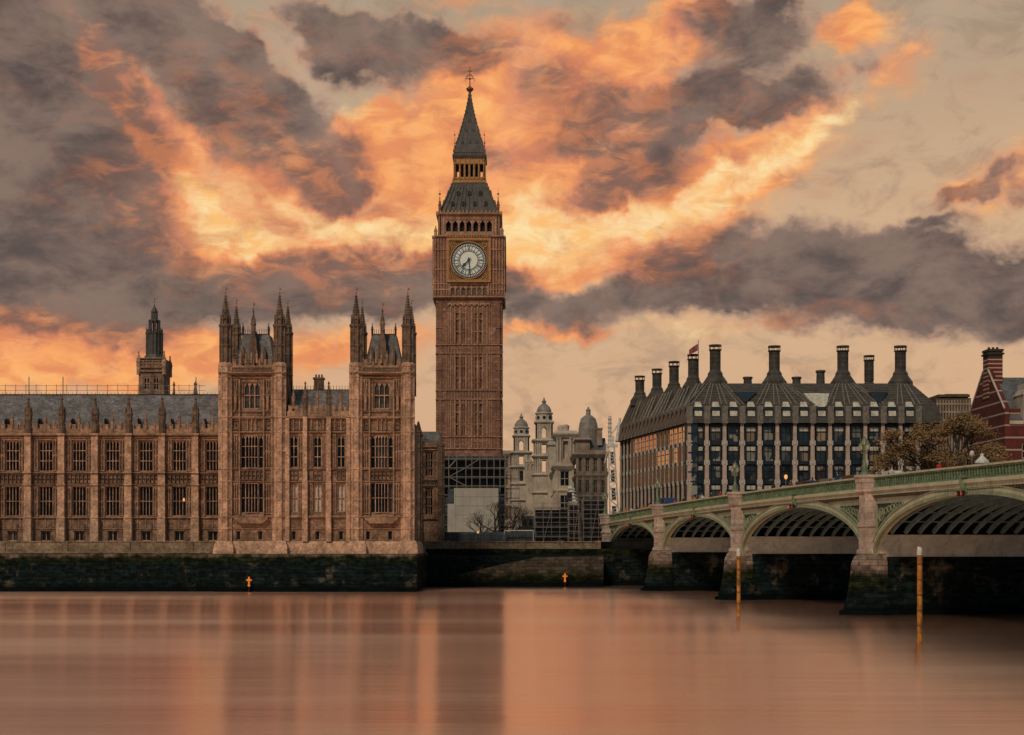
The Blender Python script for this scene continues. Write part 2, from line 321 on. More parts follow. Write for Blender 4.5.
# ------------------------------------------------------------------ mesh helpers
WM = {}                                               # world matrix of every thing
def tag(o, label=None, cat=None, group=None, kind=None):
    if label: o['label'] = label
    if cat: o['category'] = cat
    if group: o['group'] = group
    if kind: o['kind'] = kind
    return o
def thing(name, loc, label, cat, rz=0, group=None):
    o = bpy.data.objects.new(name, None); col.objects.link(o); o.empty_display_size = .5
    o.location = loc; o.rotation_euler = (0, 0, rz)
    WM[o.name] = Matrix.Translation(loc) @ Matrix.Rotation(rz, 4, 'Z')
    return tag(o, label, cat, group)
class MB:
    def __init__(s, Mx=None): s.v = []; s.f = []; s.M = Mx
    def add(s, vs, fs):
        n = len(s.v)
        if s.M is not None: vs = [tuple(s.M @ Vector(q)) for q in vs]
        s.v += [tuple(q) for q in vs]; s.f += [tuple(i+n for i in f) for f in fs]
    def box(s, x0, x1, y0, y1, z0, z1):
        if x0 > x1: x0, x1 = x1, x0
        if y0 > y1: y0, y1 = y1, y0
        if z0 > z1: z0, z1 = z1, z0
        s.add([(x0, y0, z0), (x1, y0, z0), (x1, y1, z0), (x0, y1, z0), (x0, y0, z1), (x1, y0, z1), (x1, y1, z1), (x0, y1, z1)],
              [(0, 3, 2, 1), (4, 5, 6, 7), (0, 1, 5, 4), (1, 2, 6, 5), (2, 3, 7, 6), (3, 0, 4, 7)])
    def loft(s, rings, closed=True):
        """rings: lists of equal length of 3-D points, bottom to top (anticlockwise seen from above)"""
        n = len(rings[0]); vs = [p for r in rings for p in r]; fs = []
        for k in range(len(rings)-1):
            for i in range(n):
                j = (i+1) % n; fs.append((k*n+i, k*n+j, (k+1)*n+j, (k+1)*n+i))
        if closed: fs.append(tuple(range(n-1, -1, -1))); fs.append(tuple((len(rings)-1)*n+i for i in range(n)))
        s.add(vs, fs)
    def lathe(s, cx, cy, prof, n=8, rot=None):
        rot = PI/n if rot is None else rot
        s.loft([[(cx+r*math.cos(rot+2*PI*i/n), cy+r*math.sin(rot+2*PI*i/n), z) for i in range(n)] for r, z in prof])
    def rings(s, prof):
        """prof: (x0,x1,y0,y1,z) rectangles, bottom to top"""
        s.loft([[(a, c, z), (b, c, z), (b, d_, z), (a, d_, z)] for a, b, c, d_, z in prof])
    def tube(s, p, q, r0, r1=None, n=5):
        r1 = r0 if r1 is None else r1
        p = Vector(p); q = Vector(q); ax = (q-p)
        if ax.length < 1e-6: return
        ax.normalize(); u = ax.orthogonal().normalized(); w_ = ax.cross(u)
        s.loft([[tuple(c+(u*math.cos(2*PI*i/n)+w_*math.sin(2*PI*i/n))*r) for i in range(n)] for c, r in ((p, r0), (q, r1))])
    def slab(s, poly, y0, y1):
        """polygon in x,z (anticlockwise seen from -y) extruded from y0 back to y1"""
        n = len(poly)
        s.add([(x, y0, z) for x, z in poly]+[(x, y1, z) for x, z in poly],
              [tuple(range(n)), tuple(range(2*n-1, n-1, -1))]+[(i, i+n, (i+1) % n+n, (i+1) % n) for i in range(n)])
    def wall(s, x0, x1, z0, z1, y0, y1, holes):
        """a wall with rectangular openings"""
        zs = sorted({z0, z1, *[h for o in holes for h in o[2:4] if z0 < h < z1]})
        for a, b in zip(zs, zs[1:]):
            cut = sorted((o[0], o[1]) for o in holes if o[2] < b-1e-6 and o[3] > a+1e-6)
            x = x0
            for c, d_ in cut:
                if c > x: s.box(x, c, y0, y1, a, b)
                x = max(x, d_)
            if x < x1: s.box(x, x1, y0, y1, a, b)
    def build(s, name, m, parent=None, root=None, local=False, smooth=False):
        root = root or parent
        vs = s.v
        if root is not None and not local and root.name in WM:
            inv = WM[root.name].inverted(); vs = [tuple(inv @ Vector(q)) for q in vs]
        me = bpy.data.meshes.new(name); me.from_pydata(vs, [], s.f); me.update()
        if smooth: me.shade_smooth()
        me.materials.append(M[m] if isinstance(m, str) else m)
        o = bpy.data.objects.new(name, me); col.objects.link(o)
        if parent is not None: o.parent = parent
        return o
def single(name, mb, m, label, cat, base=None, group=None, kind=None, smooth=False):
    """a thing that is one mesh, its origin at its base"""
    if base is None:
        xs, ys, zs = zip(*mb.v); base = ((min(xs)+max(xs))/2, (min(ys)+max(ys))/2, min(zs))
    mb.v = [(x-base[0], y-base[1], z-base[2]) for x, y, z in mb.v]
    o = mb.build(name, m, smooth=smooth); o.location = base
    return tag(o, label, cat, group, kind)
def struct(name, mb, m): o = mb.build(name, m); o['kind'] = 'structure'; return o
def copy_tree(o, parent=None):
    c = o.copy(); col.objects.link(c); c.parent = parent
    for ch in list(o.children): copy_tree(ch, c)
    return c
# windows: made once per size, then linked copies (a window and its pane)
WIN = {}
def window_mesh(w_, h, lights, trans, head, bar, deep):
    key = (round(w_, 3), round(h, 3), lights, trans, head, bar, deep)
    if key in WIN: return WIN[key]
    a = MB(); hw = w_/2
    a.box(-hw, -hw+bar, 0, deep*.8, 0, h); a.box(hw-bar, hw, 0, deep*.8, 0, h)
    a.box(-hw+bar, hw-bar, 0, deep*.8, h-bar, h); a.box(-hw+bar, hw-bar, 0, deep*.8, 0, bar)
    lw = (w_-2*bar)/lights
    for i in range(1, lights): x = -hw+bar+i*lw; a.box(x-bar/2, x+bar/2, .01, deep*.7, bar, h-bar)
    for k in range(1, trans+1):
        z = h*k/(trans+1)
        for i in range(lights):
            x = -hw+bar+i*lw; a.box(x+bar/2, x+lw-bar/2, .04, deep*.6, z-bar*.6, z+bar*.6)
    if head:                                          # cusped heads in every light (two spandrel wedges)
        tops = [h-bar]+([h*k/(trans+1)-bar*.6 for k in range(1, trans+1)] if head > 1 else [])
        for zt in tops:
            for i in range(lights):
                x0 = -hw+bar+i*lw+bar/2; x1 = x0+lw-bar; xm = (x0+x1)/2; dz = min(.7, lw*.9)
                a.slab([(x0, zt-dz), (xm-.02, zt), (x0, zt)], .05, deep*.5); a.slab([(x1, zt-dz), (x1, zt), (xm+.02, zt)], .05, deep*.5)
    p = MB(); p.box(-hw+.01, hw-.01, deep*.82, deep*.9, .01, h-.01)
    ma = bpy.data.meshes.new('window'); ma.from_pydata(a.v, [], a.f); mp_ = bpy.data.meshes.new('pane'); mp_.from_pydata(p.v, [], p.f)
    WIN[key] = (ma, mp_); return WIN[key]
MATV = {}
def with_mat(me, m):
    k = (me.name, m)
    if k not in MATV:
        c = me.copy() if me.materials else me
        if c.materials: c.materials.clear()
        c.materials.append(M[m]); MATV[k] = c
    return MATV[k]
WMESH = {}
def window(parent, x, y, z, w_, h, lights=2, trans=0, head=0, bar=.12, deep=.35, rz=0, fm='palace_light', pm='glass', name='window'):
    key = (round(w_, 3), round(h, 3), lights, trans, head, bar, deep, fm, pm)
    if key not in WMESH:
        a, p = window_mesh(w_, h, lights, trans, head, bar, deep)
        a = a.copy(); p = p.copy(); a.materials.append(M[fm]); p.materials.append(M[pm]); WMESH[key] = (a, p)
    a, p = WMESH[key]
    o = bpy.data.objects.new(name, a); col.objects.link(o); o.parent = parent
    g = WM[parent.name].inverted() @ (Matrix.Translation((x, y, z)) @ Matrix.Rotation(rz, 4, 'Z'))
    o.matrix_basis = g
    q = bpy.data.objects.new('pane', p); col.objects.link(q); q.parent = o
    return o
# ------------------------------------------------------------------ water, land, river walls
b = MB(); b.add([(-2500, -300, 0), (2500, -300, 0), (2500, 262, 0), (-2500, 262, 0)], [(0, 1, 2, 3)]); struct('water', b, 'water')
b = MB(); b.add([(-6000, 246.6, 7.4), (6000, 246.6, 7.4), (6000, 9000, 7.4), (-6000, 9000, 7.4)], [(0, 1, 2, 3)]); struct('ground', b, 'ground')
b = MB(); b.box(-400, -43.6, 216.9, 246.6, 5, 6.3); b.box(-43.6, -14.6, 232, 246.6, 5, 6.3); struct('pavement', b, 'paving')

XT = sx(217, 216)                                     # where the terrace wall meets the pavilion
t = thing('river_wall', (XT-40, 216, 0), 'long weedy stone terrace wall rising from the water below the long palace front', 'river wall')
b = MB(); b.loft([[(-400, 215.2, -1), (XT, 215.2, -1), (XT, 217.5, -1), (-400, 217.5, -1)], [(-400, 216, 5.7), (XT, 216, 5.7), (XT, 217.5, 5.7), (-400, 217.5, 5.7)]]); b.build('wall', 'riverwall', t)
b = MB(); b.box(-400, XT, 216.25, 216.7, 5.95, 7.3)
for i in range(40): x = XT-4-i*9.3; b.box(x-.4, x+.4, 216.1, 216.85, 5.95, 7.45)
M['parapet_stone'] = stone('terrace_parapet', (.22, .175, .12), .3, .4, .4, damt=.4, course=.45)
b.build('parapet', M['parapet_stone'], t)
b = MB(); b.box(-400, XT, 215.85, 217.0, 5.7, 5.95); b.box(-400, XT, 216.15, 216.8, 7.3, 7.48); b.build('coping', M['parapet_stone'], t)

XE = sx(417, 216)
t = thing('river_wall', ((XT+XE)/2, 214.6, 0), 'dark wet stone wall standing forward in the river under the four turreted palace pavilion', 'river wall')
b = MB(); b.loft([[(XT, 213.6, -1), (XE+.2, 213.6, -1), (XE+.2, 246.2, -1), (XT, 246.2, -1)], [(XT, 214.9, 5.6), (XE, 214.9, 5.6), (XE, 246.2, 5.6), (XT, 246.2, 5.6)]]); b.build('wall', 'riverwall', t)

# right bank: wall, weed covered ledge, ramp down to the foreshore
t = thing('embankment_wall', (0, 246, 0), 'low stained embankment wall between the pavilion and the bridge with a weedy ledge', 'embankment wall')
b = MB(); b.box(XE-3, 1500, 246, 247.2, -1, 6.2); b.build('wall', 'bankwall', t)
b = MB(); b.loft([[(XE, 240.5, -1), (15, 240.5, -1), (15, 246, -1), (XE, 246, -1)], [(XE, 241, 4.9), (15, 241, 4.9), (15, 246, 5.2), (XE, 246, 5.2)]])
b.build('ledge', 'bankwall', t)
b = MB(); b.slab([(-13.6, 0), (15, 0), (15, 5.1), (4, 4.8), (-2, 3.6), (-13.6, .9)], 238.6, 240.45); b.build('ramp', 'rampwall', t)
b = MB(); b.box(XE-3, 14.5, 246.2, 246.7, 6.2, 7.3); b.box(XE-3, 14.5, 246.05, 246.9, 7.3, 7.48)
for i in range(5): x = XE+3+i*6.4; b.box(x-.5, x+.5, 246.0, 246.95, 6.2, 7.6)
b.build('parapet', M['parapet_stone'], t)
b = MB()
for i in range(60): x = XE+.3+i*.5; b.box(x-.03, x+.03, 246.4, 246.46, 7.5, 8.6)
b.box(XE, 15, 246.41, 246.45, 8.5, 8.56); b.box(XE, 15, 246.41, 246.45, 7.7, 7.74)
single('railing', b, 'black', 'thin black iron railing along the top of the low embankment wall', 'railing')

# ------------------------------------------------------------------ gothic pieces
def turret_mb(cx, cy, r, z0, z1, tip, mats=None, crock=True):
    """octagonal turret: panelled shaft, gallery, crocketed spirelet"""
    a = MB(); h = tip-z1
    a.lathe(cx, cy, [(r*.86, z0), (r*.86, z1)])
    for i in range(8):
        q = 2*PI*i/8+PI/8; x = cx+r*.88*math.cos(q); y = cy+r*.88*math.sin(q)
        a.lathe(x, y, [(r*.15, z0), (r*.15, z1+h*.03), (.02, z1+h*.10)], 4)
    n = max(2, int((z1-z0)/2.6))
    for k in range(n+1):
        z = z0+(z1-z0)*k/n; a.lathe(cx, cy, [(r*1.0, z-.12), (r*1.06, z), (r*1.0, z+.12)])
    a.lathe(cx, cy, [(r*1.0, z1-.1), (r*1.15, z1+.1), (r*1.1, z1+.35)])
    a.lathe(cx, cy, [(r*.72, z1+.3), (r*.66, z1+h*.22)])                     # open looking upper stage
    for i in range(8):
        q = 2*PI*i/8+PI/8; x = cx+r*.80*math.cos(q); y = cy+r*.80*math.sin(q)
        a.lathe(x, y, [(r*.13, z1+.3), (r*.12, z1+h*.24), (.02, z1+h*.36)], 4)
    a.lathe(cx, cy, [(r*.84, z1+h*.21), (r*.88, z1+h*.25), (r*.55, z1+h*.33), (r*.50, z1+h*.46), (r*.56, z1+h*.48), (r*.34, z1+h*.56), (r*.10, z1+h*.84), (r*.24, z1+h*.86), (r*.2, z1+h*.89), (.03, z1+h*.93)])
    if crock:
        for k in range(7):
            f = .34+k*.075; rr = r*(.56-.065*k)
            for i in range(4):
                q = PI/2*i; x = cx+rr*math.cos(q); y = cy+rr*math.sin(q); a.lathe(x, y, [(.05, z1+h*f-.1), (.15, z1+h*f+.05), (.03, z1+h*f+.2)], 4)
    return a
def vane_mb(cx, cy, z0, z1):
    a = MB(); a.tube((cx, cy, z0), (cx, cy, z1), .05, .03, 4); h = z1-z0
    a.lathe(cx, cy, [(.03, z0+h*.3), (.14, z0+h*.38), (.03, z0+h*.46)], 6)
    a.box(cx, cx+.26, cy-.02, cy+.02, z0+h*.66, z0+h*.85); return a
def pinnacle_mb(cx, cy, r, z0, z1, a=None):
    a = a or MB(); h = z1-z0
    a.lathe(cx, cy, [(r, z0), (r, z0+h*.52)]); a.lathe(cx, cy, [(r*1.25, z0+h*.5), (r*1.3, z0+h*.55), (r*.85, z0+h*.60), (r*.25, z0+h*.9), (r*.5, z0+h*.93), (.02, z1)])
    for i in range(4): q = PI/2*i+PI/4; a.lathe(cx+r*math.cos(q), cy+r*math.sin(q), [(r*.28, z0+h*.35), (r*.25, z0+h*.6), (.02, z0+h*.74)], 4)
    return a
def battlement(a, x0, x1, y0, y1, z0, z1, step=1.1):
    a.box(x0, x1, y0, y1, z0, z0+(z1-z0)*.5); n = max(1, round((x1-x0)/step)); s = (x1-x0)/n
    for i in range(n):
        x = x0+(i+.5)*s; zz = z0+(z1-z0)*.5
        a.box(x-s*.3, x+s*.3, y0, y1, zz, z1); a.box(x-s*.36, x+s*.36, y0-.06, y1, z1, z1+.1)
def tracery_band(a, x0, x1, y, z0, z1, cell=.62, d=.16):
    """a row of square carved panels: frames with a lozenge in each"""
    n = max(1, round((x1-x0)/cell)); s = (x1-x0)/n; zm = (z0+z1)/2; h = (z1-z0)/2
    a.box(x0, x1, y-d, y, z0, z0+.1); a.box(x0, x1, y-d, y, z1-.1, z1)
    for i in range(n+1): x = x0+i*s; a.box(x-.05, x+.05, y-d*.9, y, z0+.1, z1-.1)
    for i in range(n):
        x = x0+(i+.5)*s; q = min(s*.34, h*.6)
        a.add([(x-q, y-d*.2, zm), (x, y-d*.2, zm-q), (x+q, y-d*.2, zm), (x, y-d*.2, zm+q), (x, y-d, zm)], [(0, 1, 4), (1, 2, 4), (2, 3, 4), (3, 0, 4)])
def panels(a, x0, x1, y, z0, z1, cell=.5, d=.14, rows=1):
    """blind tracery: upright ribs with cross bars"""
    n = max(1, round((x1-x0)/cell)); s = (x1-x0)/n
    for i in range(n+1): x = x0+i*s; a.box(x-.05, x+.05, y-d, y, z0, z1)
    for k in range(rows+1):
        z = z0+(z1-z0)*k/rows; a.box(x0, x1, y-d*.8, y, z-.06, z+.06)
        if k:
            for i in range(n):
                x = x0+i*s; a.slab([(x+.05, z-.5), (x+s/2, z-.06), (x+.05, z-.06)], y-d*.7, y); a.slab([(x+s-.05, z-.5), (x+s-.05, z-.06), (x+s/2, z-.06)], y-d*.7, y)
def course_(a, x0, x1, y, z, h=.25, d=.3):
    a.rings([(x0, x1, y-d*.4, y+.02, z-h/2), (x0, x1, y-d, y+.02, z-h*.1), (x0, x1, y-d, y+.02, z+h*.15), (x0, x1, y-d*.2, y+.02, z+h/2)])

# ------------------------------------------------------------------ the long palace wing on the terrace
YW = 226.; BW = 33.4*YW/F
bx = [sx(29+33.4*k, YW) for k in range(-5, 6)]        # buttress lines
x0w, x1w = bx[0]-BW/2, -43.4
wing = thing('palace_wing', ((x0w+x1w)/2, YW, 6.3), 'long low gothic palace wing with repeated tall windows and pinnacled buttresses behind the terrace', 'palace')
holes = []; wn = []
for k in range(-6, 6):
    xc = sx(12.3+33.4*(k+1), YW)
    if xc-1 < x0w or xc+1.2 > x1w: continue
    holes += [(xc-1.05, xc+1.05, 18.35, 23.1), (xc-1.05, xc+1.05, 11.4, 15.95), (xc-.75, xc+.75, 7.5, 9.05)]; wn.append(xc)
b = MB(); b.wall(x0w, x1w, 6.3, 25, YW, YW+.9, holes); b.box(x0w, x1w, YW+1.6, YW+18, 6.3, 24.2); b.build('wall', 'palace', wing)
rw = random.Random(4); gp = lambda: rw.choice(['glass']*6+['glass_curtain']*2)
for i, xc in enumerate(wn):
    window(wing, xc, YW+.2, 18.35, 2.1, 4.75, 4, 2, 1, .075, .5, pm=gp())
    window(wing, xc, YW+.2, 11.4, 2.1, 4.55, 4, 1, 0, .065, .5, pm='glass')
    window(wing, xc, YW+.3, 7.5, 1.5, 1.55, 2, 0, 0, .12, .3, pm=gp())
b = MB()
for z, h, d_ in ((24.0, .5, .55), (23.5, .2, .25), (18.1, .22, .3), (16.2, .22, .3), (11.1, .3, .35), (9.35, .15, .15), (6.6, .4, .3)): course_(b, x0w, x1w, YW, z, h, d_)
battlement(b, x0w, x1w, YW-.15, YW+.3, 24.25, 25.5, 1.0)
for xc in wn:
    for sgn in (-1, 1):
        e = xc+sgn*1.2; f = xc+sgn*(BW/2-.55)
        a0, a1 = min(e, f), max(e, f)
        panels(b, a0, a1, YW, 18.4, 23.3, .42, .18, 2); panels(b, a0, a1, YW, 11.4, 15.9, .42, .18, 2)
    b.box(xc-1.1, xc+1.1, YW-.22, YW, 23.15, 23.3); b.box(xc-1.1, xc+1.1, YW-.22, YW, 16.0, 16.08); b.box(xc-.9, xc+.9, YW-.2, YW, 9.1, 9.22)
    pinnacle_mb(xc, YW-.05, .22, 24.6, 27.6, b)
    for q in (-1.35, 1.35): pinnacle_mb(xc+q, YW-.05, .17, 24.8, 26.4, b)
    for q in (-1.25, -.0, 1.25): b.box(xc+q-.07, xc+q+.07, YW-.12, YW, 9.6, 10.9)
b.build('string_course', 'palace_mid', wing)
for xc in wn: b = MB(); tracery_band(b, xc-1.9, xc+1.9, YW-.02, 16.35, 17.95, .63, .3); b.build('carved_band', 'palace_dark', wing)
for x in bx:
    if x > x1w-1: continue
    b = MB(); b.rings([(x-.62, x+.62, YW-1.05, YW, 6.3), (x-.62, x+.62, YW-1.05, YW, 11), (x-.55, x+.55, YW-.9, YW, 11.3), (x-.55, x+.55, YW-.9, YW, 17.4), (x-.5, x+.5, YW-.8, YW, 17.9), (x-.5, x+.5, YW-.8, YW, 24)])
    for z in (11.1, 16.2, 18.1, 24): b.box(x-.66, x+.66, YW-1.12, YW, z-.1, z+.12)
    b.build('buttress', 'palace_light', wing)
    pinnacle_mb(x, YW-.3, .52, 24.1, 29.9).build('pinnacle', 'palace_dark', wing)
b = MB(); b.slab([(x0w, 24.3), (x1w, 24.3), (x1w, 24.4), (x0w, 24.4)], YW+.9, YW+18)
b.add([(x0w, YW+1.2, 24.4), (x1w, YW+1.2, 24.4), (x1w, YW+8, 31.0), (x0w, YW+8, 31.0), (x0w, YW+17, 31.0), (x1w, YW+17, 31.0), (x1w, YW+18, 24.4), (x0w, YW+18, 24.4)],
      [(0, 1, 2, 3), (3, 2, 5, 4), (4, 5, 6, 7), (0, 3, 4, 7), (1, 6, 5, 2)])
ro = b.build('roof', 'slate', wing)
b = MB()
for i in range(90):
    x = x0w+.6+i*.62
    if x < x1w-.3: b.box(x-.02, x+.02, YW+7.9, YW+7.98, 31.0, 31.35)
b.box(x0w, x1w, YW+7.86, YW+8.1, 30.95, 31.1); b.build('ridge_cresting', 'black', ro, root=wing)
for x in [v+q for v in wn for q in (-1.7, 1.7)]:      # little roof vents between the bays
    b = MB(); b.rings([(x-.25, x+.25, YW+2.0, YW+3.4, 25.6), (x-.25, x+.25, YW+2.0, YW+3.4, 26.2), (x-.02, x+.02, YW+2.0, YW+3.4, 26.7)])
    b.build('roof_vent', 'black', wing)
x = sx(183.5, YW); b = MB(); b.lathe(x, YW+.28, [(.02, 13.6), (.16, 13.75), (.16, 14.0), (.02, 14.2)], 8); b.build('window_lamp', 'warmlamp', wing)
# building works on the roofs behind
t = thing('roof_shelter', (-62, 246, 24), 'long corrugated site shelter on the roofs behind the long palace wing', 'shelter')
b = MB(); b.box(-96, sx(205, 246), 246, 256, 24, 32.0); b.build('wall', 'net_grey', t)
b = MB(); b.box(-96, sx(206, 246), 245.6, 256.4, 32.0, 32.3); b.build('roof', 'black', t)
for p0, p1 in ((20, 44), (57, 68), (70, 92), (112, 118), (142, 163), (168, 196)): b = MB(); b.box(sx(p0, 246), sx(p1, 246), 245.8, 245.95, 31.1, 31.9); b.build('sheeting', 'steel_pale', t)
b = MB()
for i in range(30):
    x = -94+i*1.72*1.0
    if x < sx(206, 246): b.tube((x, 245.5, 31), (x, 245.5, 33.9), .05, n=4)
for z in (32.9, 33.7): b.tube((-96, 245.5, z), (sx(206, 246), 245.5, z), .045, n=4)
for p in (29, 63, 196): b.tube((sx(p, 245.5), 245.5, 31), (sx(p, 245.5), 245.5, 35.2), .09, n=4)
single('scaffold_rail', b, 'steel', 'row of thin scaffold poles and rails along the roof edge against the orange sky', 'scaffold')
for i, p in enumerate((16, 83.5, 151)):
    x = sx(p, 216.5); o = thing('terrace_lamp', (x, 217.1, 6.3), '', 'lamp', group='lamps along the river terrace')
    o['label'] = ['slim dark terrace lamp near the left edge of the photo', 'slim dark terrace lamp, middle one of the three before the palace wing', 'slim dark terrace lamp below the small lantern tower, nearest the pavilion'][i]
    b = MB(); b.lathe(x, 217.1, [(.16, 6.3), (.1, 6.6), (.06, 7.2), (.05, 9.2), (.12, 9.3)], 8); b.build('post', 'black', o)
    b = MB(); b.lathe(x, 217.1, [(.14, 9.3), (.22, 9.75), (.05, 10.0), (.02, 10.15)], 6); b.build('lantern', 'net_blue', o)

# ------------------------------------------------------------------ pavilion with two turreted towers
YP = 217.
def px_(p): return sx(p, YP)
xl, xr = px_(219.8), px_(414.3); xa, xb = px_(286), px_(350.5)
pav = thing('palace_pavilion', ((xl+xr)/2, YP, 5.6), 'tall gothic palace pavilion with two turreted towers rising straight from the river wall', 'palace')
holes = []
tw = [(xl, xa, px_(252)), (xb, xr, px_(381.8))]; mids = [px_(293.7), px_(317.4), px_(341)]
for a0, a1, c in tw: holes += [(c-1.72, c+1.72, 18.35, 23.2), (c-1.72, c+1.72, 11.7, 16.1), (c-1.3, c+1.3, 27.2, 31.2), (c-2.4+.0, c-1.7, 7.6, 9.0), (c+.9, c+1.6, 7.6, 9.0)]
for c in mids: holes += [(c-.62, c+.62, 18.45, 23.2), (c-.62, c+.62, 11.8, 16.1), (c-.35, c+.35, 7.6, 9.0)]
b = MB()
b.wall(xl+.6, xr-.6, 7.4, 25.8, YP, YP+.9, [h for h in holes if h[2] < 25])
for a0, a1, c in tw: b.wall(a0+.6, a1-.6, 25.8, 32.6, YP, YP+.9, [h for h in holes if h[2] > 25 and a0 < h[0] < a1])
b.box(xl+.5, xr-.5, YP+1.6, YP+14, 5.6, 25.7)
for a0, a1, c in tw: b.box(a0+.5, a1-.5, YP+1.6, YP+8.4, 25.7, 32.5)
b.build('wall', 'palace', pav)
b = MB(); b.rings([(xl-.5, xr+.5, YP-.9, YP+14, 5.6), (xl-.4, xr+.4, YP-.7, YP+14, 7.0), (xl-.1, xr+.1, YP-.2, YP+14, 7.45)])
for a0, a1 in ((xl-.3, xl+2.), (xa-2.2, xa+.1), (xb-.1, xb+2.2), (xr-2., xr+.3)): b.rings([(a0-.35, a1+.35, YP-1.9, YP, 5.6), (a0-.3, a1+.3, YP-1.6, YP, 6.7), (a0, a1, YP-1.2, YP, 7.5)])
b.build('plinth', 'palace_light', pav)
for i, (a0, a1, c) in enumerate(tw):
    for (z, h, q) in ((18.35, 4.85, 2), (11.7, 4.4, 1)):
        for dx, w_, L in ((-1.33, .72, 1), (0, 1.9, 4), (1.33, .72, 1)):
            window(pav, c+dx, YP+.15-(.35 if dx == 0 else 0), z, w_, h, L, q, 1 if q > 1 else 0, .07, .5, pm=gp())
    window(pav, c, YP+.2, 27.2, 2.5, 4.0, 3, 1, 1, .11, .45, pm='glass_curtain')
    for dx in (-2.05, 1.25): window(pav, c+dx, YP+.3, 7.6, .68, 1.4, 1, 0, 0, .1, .3)
for i, c in enumerate(mids):
    window(pav, c, YP+.2, 18.45, 1.22, 4.75, 2, 2, 1, .09, .4, pm=gp())
    window(pav, c, YP+.2, 11.8, 1.22, 4.3, 2, 1, 0, .11, .4, pm='blind')
    window(pav, c, YP+.3, 7.6, .68, 1.4, 1, 0, 0, .1, .3)
# string courses and blind tracery
b = MB()
for z, h, d_ in ((25.85, .45, .5), (23.7, .3, .35), (18.2, .2, .3), (16.35, .22, .3), (11.1, .45, .4), (9.3, .15, .15)): course_(b, xl+.3, xr-.3, YP, z, h, d_)
for a0, a1, c in tw:
    course_(b, a0, a1, YP, 32.5, .5, .9); course_(b, a0+.5, a1-.5, YP, 31.85, .25, .35); course_(b, a0+.5, a1-.5, YP, 26.8, .2, .3)
    battlement(b, a0+1.8, a1-1.8, YP-.35, YP+.1, 32.8, 34.4, .95)
    for sgn in (-1, 1):
        e = c+sgn*1.85; f = c+sgn*2.95; g0, g1 = min(e, f), max(e, f)
        for z0_, z1_, r_ in ((18.4, 23.4, 2), (11.6, 16.1, 2), (27.0, 31.6, 2)): panels(b, g0, g1, YP, z0_, z1_, .36, .22, r_)
        h0, h1 = (a0+1.95, g0-.1) if sgn < 0 else (g1+.1, a1-2.15)
        if h1 > h0+.2:
            for z0_, z1_ in ((18.4, 23.4), (11.6, 16.1), (27., 31.6), (7.7, 10.7)): panels(b, h0, h1, YP, z0_, z1_, .4, .12, 2)
        b.box(c+sgn*3.02-.14, c+sgn*3.02+.14, YP-.5, YP, 11.3, 31.9); b.box(c+sgn*1.8-.1, c+sgn*1.8+.1, YP-.42, YP, 11.3, 31.6)
        pinnacle_mb(c+sgn*2.4, YP-.3, .2, 26.9, 30.4, b)
    b.slab([(c-2.5, 11.0), (c-2.5, 10.75), (c-1.6, 10.1), (c+1.6, 10.1), (c+2.5, 10.75), (c+2.5, 11.0)], YP-.8, YP)
    for q in (-.62, 0, .62): b.box(c+q-.09, c+q+.09, YP-.28, YP, 24., 25.6)
for q in range(5):
    for a0, a1, c in tw: x = c-1.6+q*.8; pinnacle_mb(x, YP-.45, .16, 33.9, 35.9, b)
midb = [px_(305.5), px_(329)]
b.build('tracery', 'palace_mid', pav); b = MB()
for x in midb: b.rings([(x-.4, x+.4, YP-.75, YP, 7.4), (x-.4, x+.4, YP-.75, YP, 16.3), (x-.32, x+.32, YP-.6, YP, 16.6), (x-.32, x+.32, YP-.6, YP, 26)])
for x in [px_(287.8), px_(348.5)]: b.rings([(x-.3, x+.3, YP-.5, YP, 7.4), (x-.3, x+.3, YP-.5, YP, 26)])
b.build('buttress', 'palace_light', pav); b = MB()
battlement(b, xa+.2, xb-.2, YP-.25, YP+.2, 26.05, 27.6, .9)
for i, c in enumerate(mids):
    for sgn in (-1, 1):
        e = c+sgn*.75; f = c+sgn*1.3; g0, g1 = min(e, f), max(e, f)
        for z0_, z1_ in ((18.4, 23.4), (11.6, 16.1)): panels(b, g0, g1, YP, z0_, z1_, .28, .16, 2)
    for q in (-.9, 0, .9): b.box(c+q-.1, c+q+.1, YP-.2, YP, 23.95, 25.6)
    pinnacle_mb(c, YP-.1, .24, 27.2, 30.2, b)
b.build('string_course', 'palace_mid', pav)
cb = []
for a0, a1, c in tw: cb += [(c-1.75, c+1.75, YP-.05, 16.55, 18.05, .58, .3), (a0+2., c-2., YP-.02, 24.05, 25.5, .6, .2), (c+2., a1-2.2, YP-.02, 24.05, 25.5, .6, .2), (a0+1.9, a1-2.1, YP-.3, 32.75, 33.3, .45, .15)]
for c in mids: cb += [(c-.62, c+.62, YP-.02, 16.55, 18.0, .6, .2), (c-1.2, c+1.2, YP, 24.0, 25.5, .6, .12)]
for q in cb: b = MB(); tracery_band(b, *q); b.build('carved_band', 'palace_dark', pav)
for x in midb: pinnacle_mb(x, YP-.2, .38, 26.0, 31.3).build('pinnacle', 'palace_dark', pav)
